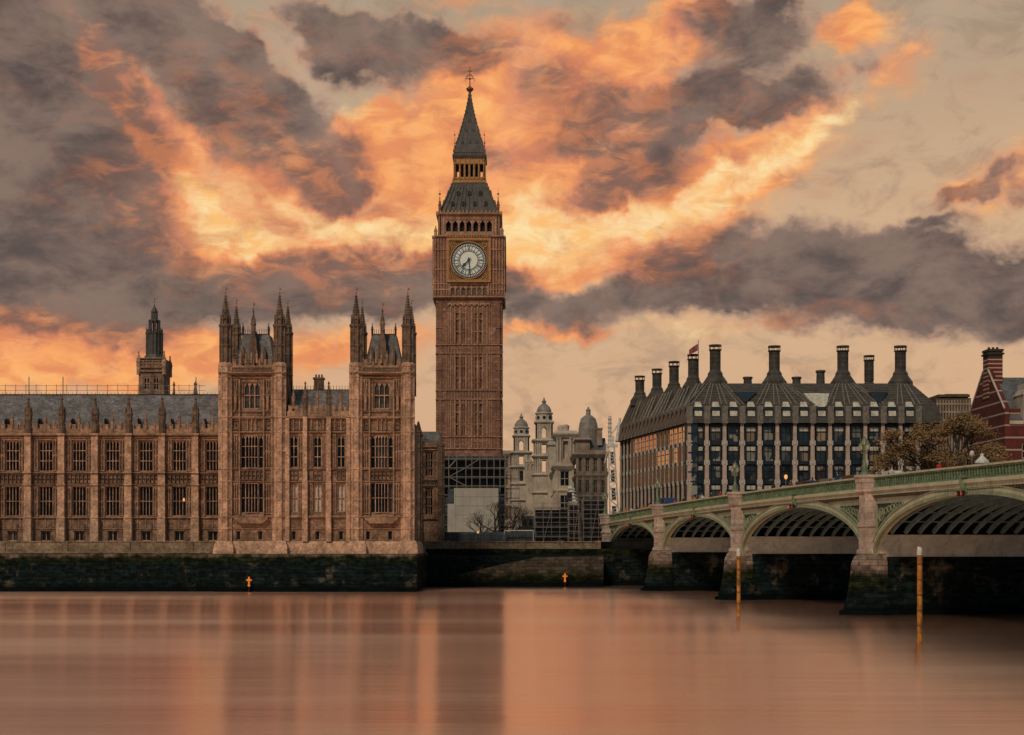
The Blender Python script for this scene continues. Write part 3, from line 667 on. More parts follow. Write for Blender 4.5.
# corner turrets down the front, and the turret tops at the back
for a0, a1, c in tw:
    for fx, dy in ((a0+.82, .2), (a1-.98, .2), (a0+.9, 8.3), (a1-1.0, 8.3)):
        if dy < 1:
            q = MB(); q.lathe(fx, YP+dy, [(1.0, 7.4), (1.0, 33.4), (1.12, 33.5), (1.12, 33.8), (.85, 34.1)])
            for z in (9.3, 11.1, 13.6, 16.35, 18.2, 20.8, 23.7, 25.85, 28.6, 31.9, 32.6): q.lathe(fx, YP+dy, [(1.0, z-.14), (1.13, z-.02), (1.13, z+.06), (1.0, z+.18)])
            for i in range(8): t_ = 2*PI*i/8+PI/8; q.tube((fx+math.cos(t_), YP+dy+math.sin(t_), 7.4), (fx+math.cos(t_), YP+dy+math.sin(t_), 33.4), .12, n=4)
            q.build('buttress', 'palace_light', pav)
        tb = turret_mb(fx, YP+dy, .93 if dy < 1 else .78, 33.8 if dy < 1 else 30, 39.4, 44.6 if dy < 1 else 44.2)
        o = tb.build('turret', 'palace_dark', pav)
        vane_mb(fx, YP+dy, 43.9, 45.4 if dy < 1 else 44.9).build('vane', 'vane', o, root=pav)
    # steep iron roof with cresting, dormer and corner finials
    b = MB(); y0_ = YP+.9; y1_ = YP+7.4
    b.rings([(a0+1.8, a1-1.8, y0_, y1_, 32.6), (a0+2.0, a1-2.0, y0_+.3, y1_-.3, 33.9), (a0+2.95, a1-2.95, y0_+1.6, y1_-1.6, 38.6)])
    rf = b.build('roof', 'slate_blue', pav)
    b = MB()
    for i in range(12): x = a0+3.+i*(a1-a0-6.)/11; b.box(x-.03, x+.03, y0_+1.6, y0_+1.66, 38.6, 39.4)
    b.box(a0+2.95, a1-2.95, y0_+1.58, y0_+1.7, 38.6, 38.72)
    for x in (a0+3., a1-3.): pinnacle_mb(x, y0_+1.7, .16, 38.2, 40.4, b)
    b.build('cresting', 'black', rf, root=pav)
    b = MB(); b.rings([(c-.55, c+.55, y0_-.2, y0_+2.5, 34), (c-.55, c+.55, y0_-.2, y0_+2.5, 37.4), (c-.05, c+.05, y0_+.1, y0_+2.5, 39.2)]); pinnacle_mb(c, y0_+.3, .34, 37.4, 42.2, b)
    for q in (-1.6, 1.6): b.rings([(c+q-.3, c+q+.3, y0_, y0_+2, 34), (c+q-.3, c+q+.3, y0_, y0_+2, 35.8), (c+q-.04, c+q+.04, y0_+.1, y0_+2, 36.6)])
    dm = b.build('dormer', 'palace_dark', rf, root=pav)
    vane_mb(c, y0_+.3, 41.5, 43.4).build('vane', 'vane', pav)
b = MB(); b.add([(xa, YP+1.2, 26), (xb, YP+1.2, 26), (xb, YP+6, 30.6), (xa, YP+6, 30.6), (xb, YP+12, 26), (xa, YP+12, 26)], [(0, 1, 2, 3), (3, 2, 4, 5), (0, 3, 5), (1, 4, 2)]); rf = b.build('roof', 'slate', pav)
b = MB()
for i in range(22): x = xa+.2+i*.44; b.box(x-.03, x+.03, YP+5.97, YP+6.03, 30.6, 31.3)
b.box(xa, xb, YP+5.95, YP+6.06, 30.55, 30.7); b.build('cresting', 'black', rf, root=pav)
x = sx(319, YP+7); b = MB(); b.box(x-.7, x+.7, YP+6.4, YP+7.6, 27, 32.3); b.box(x-.85, x+.85, YP+6.3, YP+7.7, 32.3, 32.6)
for q in (-.45, 0, .45): b.lathe(x+q, YP+7, [(.15, 32.6), (.13, 33.1)], 8)
b.build('chimney', 'palace_dark', rf, root=pav)

# ------------------------------------------------------------------ set back palace block between pavilion and clock tower
YL = 250.; xl2, xr2 = sx(411, YL), sx(441, YL)
lk = thing('palace_block', ((xl2+xr2)/2, YL, 7.4), 'shadowed gothic block squeezed between the pavilion and the clock tower', 'palace')
zz = lambda p: sz(p, YL)
holes = [(sx(425, YL), sx(433, YL), zz(476), zz(452)), (sx(425, YL), sx(433, YL), zz(515), zz(488))]
b = MB(); b.wall(xl2, xr2, 6.3, zz(447), YL, YL+.9, holes); b.box(xl2, xr2, YL+1.5, YL+14, 6.3, zz(447)); b.build('wall', 'palace', lk)
for h in holes: window(lk, (h[0]+h[1])/2, YL+.2, h[2], h[1]-h[0], h[3]-h[2], 3, 2, 1, .13, .4, fm='palace')
b = MB()
for p in (447, 450, 480, 486, 519): course_(b, xl2, xr2, YL, zz(p), .3, .35)
battlement(b, xl2, xr2, YL-.2, YL+.3, zz(447), zz(441), 1.1)
for q0, q1 in ((413, 423.5), (434.5, 440.5)): panels(b, sx(q0, YL), sx(q1, YL), YL, zz(478), zz(451), .5, .2, 3); panels(b, sx(q0, YL), sx(q1, YL), YL, zz(517), zz(488), .5, .2, 2)
b.build('string_course', 'palace', lk)
b = MB(); tracery_band(b, xl2+.5, xr2-.3, YL, zz(485.5), zz(480.5), .7, .25); b.build('carved_band', 'palace_dark', lk)
b = MB(); b.rings([(xl2, xr2, YL+1.2, YL+14, zz(447)), (xl2+.5, xr2-.5, YL+3.5, YL+12, zz(430))]); b.build('roof', 'slate_blue', lk)
turret_mb(sx(418.5, YL), YL-.2, .75, 7, zz(436), zz(420)).build('turret', 'palace_dark', lk)
turret_mb(sx(441, YL), YL-.1, .6, 7, zz(446), zz(434)).build('turret', 'palace_dark', lk)

# ------------------------------------------------------------------ small lantern tower behind the wing
DC = 300.; cx = sx(154.5, DC); zc = lambda p: sz(p, DC)
ct = thing('lantern_tower', (cx, DC, 24), 'slender grey lantern tower with an open top rising behind the long palace wing', 'tower')
hw = 12.6*DC/F
holes = [(cx-1.55, cx-.35, zc(391), zc(378)), (cx+.35, cx+1.55, zc(391), zc(378))]
b = MB(); b.wall(cx-hw, cx+hw, 24, zc(360), DC-hw, DC-hw+.7, holes); b.box(cx-hw, cx+hw, DC-hw+1.2, DC+hw, 24, zc(360))
b.build('wall', 'palace', ct)
for h in holes: window(ct, (h[0]+h[1])/2, DC-hw+.1, h[2], 1.2, h[3]-h[2], 2, 1, 1, .12, .4)
b = MB()
for p in (373, 369, 360): course_(b, cx-hw-.1, cx+hw+.1, DC-hw, zc(p), .3, .4)
tracery_band(b, cx-hw+.3, cx+hw-.3, DC-hw, zc(368), zc(362), .7, .2)
for qx in (-1, 1):
    for qy in (-1, 1): pinnacle_mb(cx+qx*hw, DC+qy*hw, .42, zc(376), zc(352 if qy < 0 else 354), b)
b.build('parapet', 'palace_light', ct)
rr = 8.3*DC/F
b = MB(); b.lathe(cx, DC, [(rr*1.25, zc(360)), (rr*1.02, zc(355)), (rr, zc(352)), (rr*.98, zc(335)), (rr*1.08, zc(334)), (rr*1.08, zc(332.5))])
for i in range(16): q = 2*PI*i/16+PI/8; b.tube((cx+rr*math.cos(q)*.97, DC+rr*math.sin(q)*.97, zc(354)), (cx+rr*math.cos(q)*.97, DC+rr*math.sin(q)*.97, zc(334)), .12, n=4)
b.build('lantern', 'iron_roof', ct)
b = MB()
for i in range(8):
    q = 2*PI*i/8+PI/8; b.tube((cx+rr*.62*math.cos(q), DC+rr*.62*math.sin(q), zc(333)), (cx+rr*.6*math.cos(q), DC+rr*.6*math.sin(q), zc(322)), .2, n=4)
    pinnacle_mb(cx+rr*.9*math.cos(q), DC+rr*.9*math.sin(q), .16, zc(333), zc(328), b)
b.lathe(cx, DC, [(rr*.72, zc(322)), (rr*.74, zc(320.5)), (rr*.4, zc(319)), (rr*.40, zc(318))])
for i in range(8): q = 2*PI*i/8+PI/8; b.tube((cx+rr*.36*math.cos(q), DC+rr*.36*math.sin(q), zc(318)), (cx+rr*.33*math.cos(q), DC+rr*.33*math.sin(q), zc(312.5)), .13, n=4)
b.lathe(cx, DC, [(rr*.42, zc(312.5)), (rr*.42, zc(311.5)), (rr*.12, zc(307)), (.06, zc(304))]); b.build('crown', 'iron_roof', ct)
vane_mb(cx, DC, zc(305), zc(297)).build('vane', 'vane', ct)
x = sx(174, 290); pinnacle_mb(x, 290, .55, 28, sz(381, 290)); b = pinnacle_mb(x, 290, .55, 28, sz(381, 290)); single('pinnacle_turret', b, 'palace_dark', 'small lone stone pinnacle just right of the lantern tower', 'turret')
b = pinnacle_mb(sx(195.5, 262), 262, .7, 28, sz(381, 262)); single('pinnacle_turret', b, 'palace_dark', 'dark stone pinnacle wrapped in scaffold at the right end of the long roof', 'turret')
# ------------------------------------------------------------------ the clock tower
DT = 302.; HWt = 32.4*DT/F; TX = sx(468.9, DT); TY = DT+HWt
zt = lambda p: sz(p, DT)
tow = thing('clock_tower', (TX, TY, 7.4), 'very tall brown gothic clock tower with white dials and a pointed iron spire', 'tower')
def sides():
    for k in range(4): yield Matrix.Translation((TX, TY, 0)) @ Matrix.Rotation(k*PI/2, 4, 'Z')   # local: front face at y=-HW
def front(a, fn):
    for Mx in sides(): a.M = Mx; fn(a)
    a.M = None
h = HWt
# shaft
b = MB(); b.box(TX-h+.35, TX+h-.35, TY-h+.35, TY+h-.35, 7.4, zt(300))
slots = [457.2, 463.2, 475.2, 481.2]
def f(a):
    s4 = [(p-468.9)*DT/F for p in slots]
    holes = [(x-.28, x+.28, zt(y1), zt(y0)) for x in s4 for y0, y1 in ((313, 343), (357, 388.5), (404, 435))]
    a.wall(-h+1.2, h-1.2, 7.4, zt(303), -h, -h+.34, holes)
front(b, f); b.build('shaft', 'tower', tow)
b = MB()
def f(a):
    for p in (345, 353.5, 390.5, 399.5, 437, 449): course_(a, -h, h, -h, zt(p), .26, .26)
    for y0, y1 in ((306, 344), (354, 390), (400, 436), (438, 448.5)):
        for x in (-3.75, -2.9, -1.84, -.6, .6, 1.84, 2.9, 3.75):
            a.box(x-.13, x+.13, -h-.24, -h+.02, zt(y1), zt(y0))
        for x in (-4.7, -4.25, -3.32, -1.2, 0, 1.2, 3.32, 4.25, 4.7): a.box(x-.06, x+.06, -h-.1, -h+.02, zt(y1), zt(y0))
        for x in (-2.4, -1.2, 1.2, 2.4):
            for zq in (.33, .66):
                z = zt(y1)+(zt(y0)-zt(y1))*zq; a.box(x-.5, x+.5, -h-.1, -h+.02, z-.07, z+.07)
    for y0, y1 in ((346, 352.7), (391.3, 398.8)):
        for i in range(17): x = -4.8+i*.6; a.box(x-.06, x+.06, -h-.16, -h+.02, zt(y1), zt(y0))
    for i in range(8):
        x = -3.9+i*1.114; a.slab([(x-.5, zt(303)), (x-.5, zt(306.5)), (x, zt(304.2)), (x+.5, zt(306.5)), (x+.5, zt(303))][::-1], -h-.3, -h+.02)
front(b, f); b.build('string_course', 'tower_trim', tow)
for qx in (-1, 1):
    for qy in (-1, 1):
        b = MB(); r = .85; cx, cy = TX+qx*(h-.72), TY+qy*(h-.72)
        b.lathe(cx, cy, [(r+.12, 7.4), (r+.12, zt(450)), (r, zt(448)), (r, zt(300))])
        for p in (345, 353.5, 390.5, 399.5, 437, 449, 420, 370, 328): b.lathe(cx, cy, [(r+.02, zt(p)-.15), (r+.16, zt(p)), (r+.02, zt(p)+.15)])
        for i in range(8): q = 2*PI*i/8+PI/8; b.tube((cx+r*math.cos(q), cy+r*math.sin(q), 7.4), (cx+r*math.cos(q), cy+r*math.sin(q), zt(300)), .1, n=4)
        b.build('corner_buttress', 'tower', tow)
# clock stage, corbelled out
H2 = 34.6*DT/F
b = MB()
b.rings([(TX-h-.05, TX+h+.05, TY-h-.05, TY+h+.05, zt(303)), (TX-H2+.2, TX+H2-.2, TY-H2+.2, TY+H2-.2, zt(298.5)), (TX-H2+.2, TX+H2-.2, TY-H2+.2, TY+H2-.2, zt(239))])
for qx in (-1, 1):
    for qy in (-1, 1):
        cx, cy = TX+qx*(H2-1.6), TY+qy*(H2-1.6); b.box(cx-1.6, cx+1.6, cy-1.6, cy+1.6, zt(299), zt(237))
b.build('clock_stage', 'tower', tow)
b = MB()
def f(a):
    course_(a, -H2, H2, -H2, zt(297.5), .55, .4); course_(a, -H2, H2, -H2, zt(237), .5, .5); course_(a, -H2, H2, -H2+.1, zt(284.5), .35, .3)
    for sgn in (-1, 1):
        for q in (.25, .85, 1.45, 2.05, 2.65, 3.1): x = sgn*(H2-q); a.box(x-.09, x+.09, -H2-.28, -H2+.05, zt(296), zt(239))
        for p in (290, 270, 250): a.box(sgn*(H2-3.15), sgn*(H2-.1), -H2-.2, -H2+.05, zt(p)-.12, zt(p)+.12)
    for i in range(8): x = -3.9+i*1.114; a.box(x-.13, x+.13, -H2-.12, -H2+.25, zt(295.5), zt(286))
    for i in range(7):
        x = -3.34+i*1.114
        a.slab([(x-.43, zt(287)), (x-.43, zt(289.4)), (x, zt(287.3)), (x+.43, zt(289.4)), (x+.43, zt(287))][::-1], -H2-.06, -H2+.22)
front(b, f); b.build('cornice', 'tower_trim', tow)
b = MB()
def f(a):
    for i in range(7): x = -3.34+i*1.114; a.box(x-.42, x+.42, -H2+.16, -H2+.19, zt(295), zt(287))
front(b, f); b.build('arcade', 'palace_dark', tow)
zcl = zt(260.9); RD = 3.66; FW = 22*DT/F
for k, Mx in enumerate(sides()):
    a = MB(Mx); y = -H2-.1
    for q0, q1, dd in ((FW, FW-.42, .42), (FW-.5, FW-.62, .30)):
        for x0, x1, z0, z1 in ((-q0, q0, zcl+q1, zcl+q0), (-q0, q0, zcl-q0, zcl-q1), (-q0, -q1, zcl-q1, zcl+q1), (q1, q0, zcl-q1, zcl+q1)): a.box(x0, x1, y-dd, y+.2, z0, z1)
    # gilded spandrels and ring round the dial
    n = 64
    for i in range(n):
        t0, t1 = 2*PI*i/n, 2*PI*(i+1)/n; c0, s0, c1, s1 = math.cos(t0), math.sin(t0), math.cos(t1), math.sin(t1)
        for r0, r1, d0 in ((RD+.02, RD+.22, .34),):
            a.add([(r0*c0, y-d0, zcl+r0*s0), (r1*c0, y-d0, zcl+r1*s0), (r1*c1, y-d0, zcl+r1*s1), (r0*c1, y-d0, zcl+r0*s1), (r0*c0, y, zcl+r0*s0), (r1*c0, y, zcl+r1*s0), (r1*c1, y, zcl+r1*s1), (r0*c1, y, zcl+r0*s1)],
                  [(0, 1, 2, 3), (1, 5, 6, 2), (0, 3, 7, 4)])
    for sx_ in (-1, 1):
        for sz_ in (-1, 1):
            for rr, q in ((.5, 3.3), (.22, 2.62+.9), (.22, 3.3)):
                X = sx_*q; Z = zcl+sz_*(3.3 if rr > .3 or q > 3.4 else 2.5)
                for i in range(12):
                    t0, t1 = 2*PI*i/12, 2*PI*(i+1)/12
                    a.tube((X+rr*math.cos(t0), y-.15, Z+rr*math.sin(t0)), (X+rr*math.cos(t1), y-.15, Z+rr*math.sin(t1)), .07, n=4)
            a.tube((sx_*2.75, y-.12, zcl+sz_*3.75), (sx_*3.75, y-.12, zcl+sz_*2.75), .06, n=4)
    for i in range(15): x = -3.85+i*.55; a.box(x-.1, x+.1, y-.34, y+.1, zcl+FW+.08, zcl+FW+.62)
    a.box(-FW, FW, y-.4, y+.1, zcl+FW+.62, zcl+FW+.8)
    fr = a.build('dial_frame', 'gold', tow)
    a = MB(Mx); a.box(-FW+.1, FW-.1, y+.02, y+.24, zcl-FW+.1, zcl+FW-.1); M.setdefault('frameback', plain('dial_surround', (.24, .12, .06), .6, 0, .3, 4)); a.build('backing', 'frameback', fr, root=tow)
    a = MB(Mx); a.loft([[(RD*math.cos(-2*PI*i/n), yy, zcl+RD*math.sin(-2*PI*i/n)) for i in range(n)] for yy in (y-.02, y-.1)]); di = a.build('clock_dial', 'dial', tow)
    a = MB(Mx); yd = y-.14                            # iron tracery of the dial
    def ring(r0, r1, dy=0):
        for i in range(n):
            t0, t1 = 2*PI*i/n, 2*PI*(i+1)/n
            a.add([(r*math.sin(q), yd-dy, zcl+r*math.cos(q)) for r, q in ((r0, t0), (r0, t1), (r1, t1), (r1, t0))], [(0, 3, 2, 1)])
    ring(RD*.94, RD, .002); ring(RD*.80, RD*.83, .002); ring(RD*.50, RD*.545, .002); ring(RD*.58, RD*.60, .002)
    def bar(q, r0, r1, w0, w1=None, dy=0, off=0):
        w1 = w0 if w1 is None else w1; sn, cs = math.sin(q), math.cos(q)
        pts = [(r0, off-w0), (r1, off-w1), (r1, off+w1), (r0, off+w0)]
        a.add([(r*sn+o*cs, yd-dy, zcl+r*cs-o*sn) for r, o in pts], [(0, 1, 2, 3)])
    for i in range(60): bar(2*PI*i/60, RD*.83, RD*.95, .085, dy=.004)
    for i in range(12): bar(2*PI*(i+.5)/12, RD*.6, RD*.80, .06, dy=.004)
    num = ['XII', 'I', 'II', 'III', 'IIII', 'V', 'VI', 'VII', 'VIII', 'IX', 'X', 'XI']
    for i, s in enumerate(num):
        q = 2*PI*i/12; wd = {'I': .15, 'V': .30, 'X': .30}; tot = sum(wd[c] for c in s); x = -tot/2
        r0, r1 = RD*.605, RD*.795
        for c in s:
            xc = x+wd[c]/2; x += wd[c]; sn, cs = math.sin(q), math.cos(q)
            def seg(xa_, xb_, wq=.035):
                a.add([(r*sn+o*cs, yd-.006, zcl+r*cs-o*sn) for r, o in ((r0, xa_-wq), (r1, xb_-wq), (r1, xb_+wq), (r0, xa_+wq))], [(0, 1, 2, 3)])
            if c == 'I': seg(xc, xc, .042)
            if c == 'V': seg(xc, xc-.1, .045); seg(xc, xc+.1, .025)
            if c == 'X': seg(xc-.1, xc+.1, .025); seg(xc+.1, xc-.1, .045)
        bar(q, RD*.545, RD*.60, .05, dy=.004)
    a.build('numerals', 'dialblue', di, root=tow)
    a = MB(Mx); yd = y-.3
    ah = 2*PI*(7+29/60)/12; am = 2*PI*29/60
    for q, L, wd in ((am, RD*.93, .13), (ah, RD*.60, .22)):
        sn, cs = math.sin(q), math.cos(q)
        for pr in ([(-.6, .1), (L*.8, wd*.75), (L, .02)],):
            pts = [(pr[0][0], -pr[0][1]), (pr[1][0], -pr[1][1]), (pr[2][0], 0), (pr[1][0], pr[1][1]), (pr[0][0], pr[0][1])]
            a.add([(r*sn+o*cs, yd, zcl+r*cs-o*sn) for r, o in pts]+[(r*sn+o*cs, yd+.06, zcl+r*cs-o*sn) for r, o in pts], [(0, 1, 2, 3, 4), (0, 5, 6, 1), (1, 6, 7, 2), (2, 7, 8, 3), (3, 8, 9, 4), (4, 9, 5, 0)])
        if wd > .2:
            a.add([(r*sn+o*cs, yd-.01, zcl+r*cs-o*sn) for r, o in ((L*.35, 0), (L*.6, -.34), (L*.85, 0), (L*.6, .34))], [(0, 1, 2, 3)])
        yd -= .12
    a.loft([[(.28*math.cos(-2*PI*i/16), yy, zcl+.28*math.sin(-2*PI*i/16)) for i in range(16)] for yy in (y-.15, y-.5)])
    a.build('clock_hands', 'dialblue', di, root=tow)
# belfry
H3 = 30.2*DT/F
b = MB(); b.box(TX-H3+.9, TX+H3-.9, TY-H3+.9, TY+H3-.9, zt(237), zt(213.5))
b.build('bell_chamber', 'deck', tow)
b = MB()
def f(a):
    n = 7; wv = 2*(H3-1.3)/n
    a.wall(-H3, H3, zt(237), zt(214), -H3, -H3+.5, [(-H3+1.3+i*wv+.2, -H3+1.3+(i+1)*wv-.2, zt(231), zt(220)) for i in range(n)])
    for i in range(n+1): x = -H3+1.3+i*wv; a.tube((x, -H3-.05, zt(231.5)), (x, -H3-.05, zt(219)), .11, n=6)
    for i in range(n):
        x = -H3+1.3+(i+.5)*wv; q = wv/2-.2
        a.slab([(x-q, zt(220)), (x-q, zt(223)), (x-.03, zt(220))][::-1], -H3+.03, -H3+.4); a.slab([(x+q, zt(223)), (x+q, zt(220)), (x+.03, zt(220))][::-1], -H3+.03, -H3+.4)
    tracery_band(a, -H3+1.2, H3-1.2, -H3, zt(219), zt(215.5), .62, .16)
    for sgn in (-1, 1):
        for q in (.2, .6, 1.05): a.box(sgn*(H3-q)-.08, sgn*(H3-q)+.08, -H3-.18, -H3+.05, zt(235), zt(214.5))
    course_(a, -H3-.1, H3+.1, -H3, zt(213.5), .6, .6)
front(b, f); b.build('belfry', 'tower_trim', tow)
# roofs
k2 = (TY)/F
def zc2(p, dist): return EYE+(HZ-p)*dist/F
z1 = zc2(212.5, TY-H3); zA = zc2(182, TY-3.6)
b = MB(); prof = [(28.6, 1.0), (26.8, .0), ]
R0, R1 = H3-.1, 3.45
steps = []
for i in range(11):
    f_ = i/10; r = R0+(R1-R0)*(f_**.85); z = z1+(zA-z1)*f_; steps.append((TX-r, TX+r, TY-r, TY+r, z))
    if i < 10: r2 = r-.10; steps.append((TX-r2, TX+r2, TY-r2, TY+r2, z+.02))
b.rings(steps); rf = b.build('lower_roof', 'iron_roof', tow)
b = MB()
def f(a):
    for i in range(13):
        fx = -1+2*i/12
        a.tube((fx*R0*.98, -R0-.05, z1+.1), (fx*R1*.98, -R1-.05, zA-.1), .07, n=4)
front(b, f)
def f(a):
    for row, n in ((.28, 4), (.62, 3)):
        r = R0+(R1-R0)*(row**.85); z = z1+(zA-z1)*row
        for i in range(n):
            x = (i-(n-1)/2)*2.3
            a.rings([(x-.38, x+.38, -r-.35, -r+1.2, z-.3), (x-.38, x+.38, -r-.35, -r+1.2, z+.55), (x-.03, x+.03, -r-.2, -r+1.2, z+1.25)])
front(b, f); b.build('roof_rib', 'iron_roof', rf, root=tow)
b = MB()
def f(a):
    for row, n in ((.28, 4), (.62, 3)):
        r = R0+(R1-R0)*(row**.85); z = z1+(zA-z1)*row
        for i in range(n): x = (i-(n-1)/2)*2.3; a.box(x-.24, x+.24, -r-.38, -r-.35, z-.2, z+.5)
front(b, f); b.build('dormer', 'black', rf, root=tow)
# gilded cornice between belfry and roof, and corner finials
b = MB()
def f(a):
    for i in range(16): x = -H3+.4+i*(2*H3-.8)/15; a.box(x-.14, x+.14, -H3-.62, -H3-.2, zt(213), zt(210.6))
front(b, f); b.build('gilded_cornice', 'gold', tow)
for qx in (-1, 1):
    for qy in (-1, 1):
        b = MB(); cx, cy = TX+qx*(H3-.2), TY+qy*(H3-.2); pinnacle_mb(cx, cy, .3, zt(214), zt(196), b); b.tube((cx, cy, zt(198)), (cx, cy, zt(188)), .06, .03, 4); b.lathe(cx, cy, [(.05, zt(194.2)), (.32, zt(193.2)), (.05, zt(192.2))], 6)
        b.build('corner_finial', 'vane', tow)
        cx, cy = TX+qx*(H2-.3), TY+qy*(H2-.3); pinnacle_mb(cx, cy, .34, zt(237), zt(226)).build('pinnacle', 'tower_trim', tow)
# upper lantern
zL0 = zA; zL1 = zc2(157, TY-3.4)
b = MB(); b.box(TX-3.6, TX+3.6, TY-3.6, TY+3.6, zL0-.1, zL0+.35)
def f(a):
    n = 6; wv = 6.0/n
    a.wall(-3.15, 3.15, zL0+.35, zL1, -3.15, -2.8, [(-3+i*wv+.2, -3+(i+1)*wv-.2, zL0+1.2, zL1-1.5) for i in range(n)])
    for i in range(n+1): x = -3+i*wv; a.tube((x, -3.25, zL0+.4), (x, -3.25, zL1), .1, n=6)
    a.box(-3.3, 3.3, -3.35, -3.15, zL1-1.35, zL1-1.15); a.box(-3.5, 3.5, -3.5, -3.4, zL0+.9, zL0+1.0)
    for i in range(14): x = -3.4+i*6.8/13; a.box(x-.03, x+.03, -3.5, -3.44, zL0+.35, zL0+.9)
front(b, f); b.build('lantern', 'gold', tow)
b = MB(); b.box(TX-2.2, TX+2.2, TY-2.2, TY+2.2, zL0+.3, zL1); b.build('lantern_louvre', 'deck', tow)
# spire
zS0 = zc2(152.5, TY-3.2); zS1 = zc2(93, TY)
b = MB(); b.rings([(TX-3.55, TX+3.55, TY-3.55, TY+3.55, zL1), (TX-3.6, TX+3.6, TY-3.6, TY+3.6, zL1+.4), (TX-3.25, TX+3.25, TY-3.25, TY+3.25, zS0)])
st = []
for i in range(15):
    f_ = i/14; r = 3.2*(1-f_)**1.32+.16; z = zS0+(zS1-zS0)*f_; st.append((TX-r, TX+r, TY-r, TY+r, z))
    if i < 14: st.append((TX-r+.06, TX+r-.06, TY-r+.06, TY+r-.06, z+.02))
b.rings(st); sp = b.build('spire', 'iron_roof', tow)
b = MB()
def f(a):
    for fx in (-1, -.6, -.2, .2, .6, 1):
        for i in range(14):
            f0, f1 = i/14, (i+1)/14; r0 = 3.2*(1-f0)**1.32+.17; r1 = 3.2*(1-f1)**1.32+.17
            a.tube((fx*r0, -r0, zS0+(zS1-zS0)*f0), (fx*r1, -r1, zS0+(zS1-zS0)*f1), .055, n=4)
    for row, n in ((.16, 3), (.36, 2), (.54, 1)):
        r = 3.2*(1-row)**1.32+.1; z = zS0+(zS1-zS0)*row
        for i in range(n): x = (i-(n-1)/2)*1.5; a.rings([(x-.26, x+.26, -r-.2, -r+.6, z-.2), (x-.26, x+.26, -r-.2, -r+.6, z+.4), (x-.02, x+.02, -r-.1, -r+.6, z+.9)])
front(b, f); b.build('spire_rib', 'iron_roof', sp, root=tow)
for qx in (-1, 1):
    for qy in (-1, 1):
        b = MB(); pr = None
        for i in range(15):
            f_ = i/15+.02; r = 3.2*(1-f_)**1.32+.2; z = zS0+(zS1-zS0)*f_; x, y = TX+qx*r, TY+qy*r
            b.lathe(x, y, [(.04, z-.2), (.2, z+.05), (.05, z+.4)], 4)
            if pr: b.tube(pr, (x, y, z), .08, n=4)
            pr = (x, y, z)
        b.build('crocket', 'iron_roof', sp, root=tow)
        b = MB(); pr = None
        for i in range(9):
            f_ = i/9; r = R0+(R1-R0)*(f_**.85)+.05; z = z1+(zA-z1)*f_; x, y = TX+qx*r, TY+qy*r
            b.lathe(x, y, [(.05, z-.2), (.26, z+.1), (.05, z+.6)], 4)
            if pr: b.tube(pr, (x, y, z), .1, n=4)
            pr = (x, y, z)
        b.build('crocket', 'iron_roof', rf, root=tow)
for qx in (-1, 1):
    for qy in (-1, 1): b = MB(); cx, cy = TX+qx*3.1, TY+qy*3.1; pinnacle_mb(cx, cy, .2, zL1-.5, zc2(146, TY), b); b.tube((cx, cy, zc2(147, TY)), (cx, cy, zc2(134, TY)), .05, .03, 4); b.lathe(cx, cy, [(.03, zc2(139, TY)-.2), (.2, zc2(139, TY)), (.03, zc2(139, TY)+.2)], 6); b.build('corner_finial', 'vane', tow)
b = MB()
zf = lambda p: EYE+(HZ-p)*TY/F
b.lathe(TX, TY, [(.2, zf(94.5)), (.3, zf(92)), (.75, zf(90)), (.8, zf(88.6)), (.3, zf(87)), (.12, zf(85)), (.1, zf(80)), (.3, zf(79)), (.1, zf(78)), (.07, zf(67))], 10)
b.box(TX-.9, TX+.9, TY-.06, TY+.06, zf(79), zf(78.3))
for q in (-1, 1):
    b.tube((TX+q*.2, TY, zf(75)), (TX+q*1.05, TY, zf(80)), .07, n=4); b.tube((TX+q*1.05, TY, zf(80)), (TX+q*.85, TY, zf(82)), .06, n=4); b.tube((TX+q*.1, TY, zf(74)), (TX+q*.75, TY, zf(77)), .07, n=4)
b.box(TX-.55, TX+.55, TY-.06, TY+.06, zf(71.5), zf(70.7)); b.build('finial', 'vane', tow)

# ------------------------------------------------------------------ scaffold, hoarding, bare tree at the tower's foot
YS = 298.5; zs = lambda p: sz(p, YS); X = lambda p: sx(p, YS)
t = thing('scaffold', (X(471), YS, 7.4), 'dark scaffold of poles and boards wrapped round the foot of the clock tower', 'scaffold')
b = MB(); rnd = random.Random(3)
for p in (437, 444, 449, 457, 466, 472, 480, 487, 494, 500, 505):
    for yy in (YS-1.2, YS+.4): b.tube((X(p), yy, 7.4), (X(p), yy, zs(452+rnd.random()*5)), .1, n=4)
for p in (459, 468, 477, 486, 495, 505, 515, 525):
    for yy in (YS-1.2, YS+.4): b.tube((X(436), yy, zs(p)), (X(507), yy, zs(p)), .08, n=4)
for x0, x1, y0, y1 in ((449, 466, 477, 468), (466, 449, 486, 477), (466, 480, 468, 459), (449, 457, 468, 459)): b.tube((X(x0), YS-1.25, zs(y0)), (X(x1), YS-1.25, zs(y1)), .12, n=4)
b.build('pole', 'steel', t)
b = MB()
for p in (459.6, 468.6, 477.6, 486.6): b.box(X(437), X(506), YS-1.1, YS+.4, zs(p+.8), zs(p))
b.build('board', 'board', t)
b = MB(); b.box(X(438), X(505), YS+.7, YS+.8, 7.4, zs(456)); b.build('netting', 'net_blue', t)
b = MB(); b.box(X(448), X(455), YS-1.6, YS-1.4, zs(503), zs(489)); b.build('loading_bay', 'net_blue', t)
t = thing('hoarding', (X(474), YS-2, 7.4), 'large plain white sheeted hoarding in front of the clock tower scaffold', 'hoarding')
b = MB(); b.box(X(454.5), X(498.5), YS-2.2, YS-1.9, 7.4, zs(488.5)); b.box(X(448), X(454.5), YS-2.2, YS-1.9, 7.4, zs(504)); b.build('sheet', 'hoard', t)
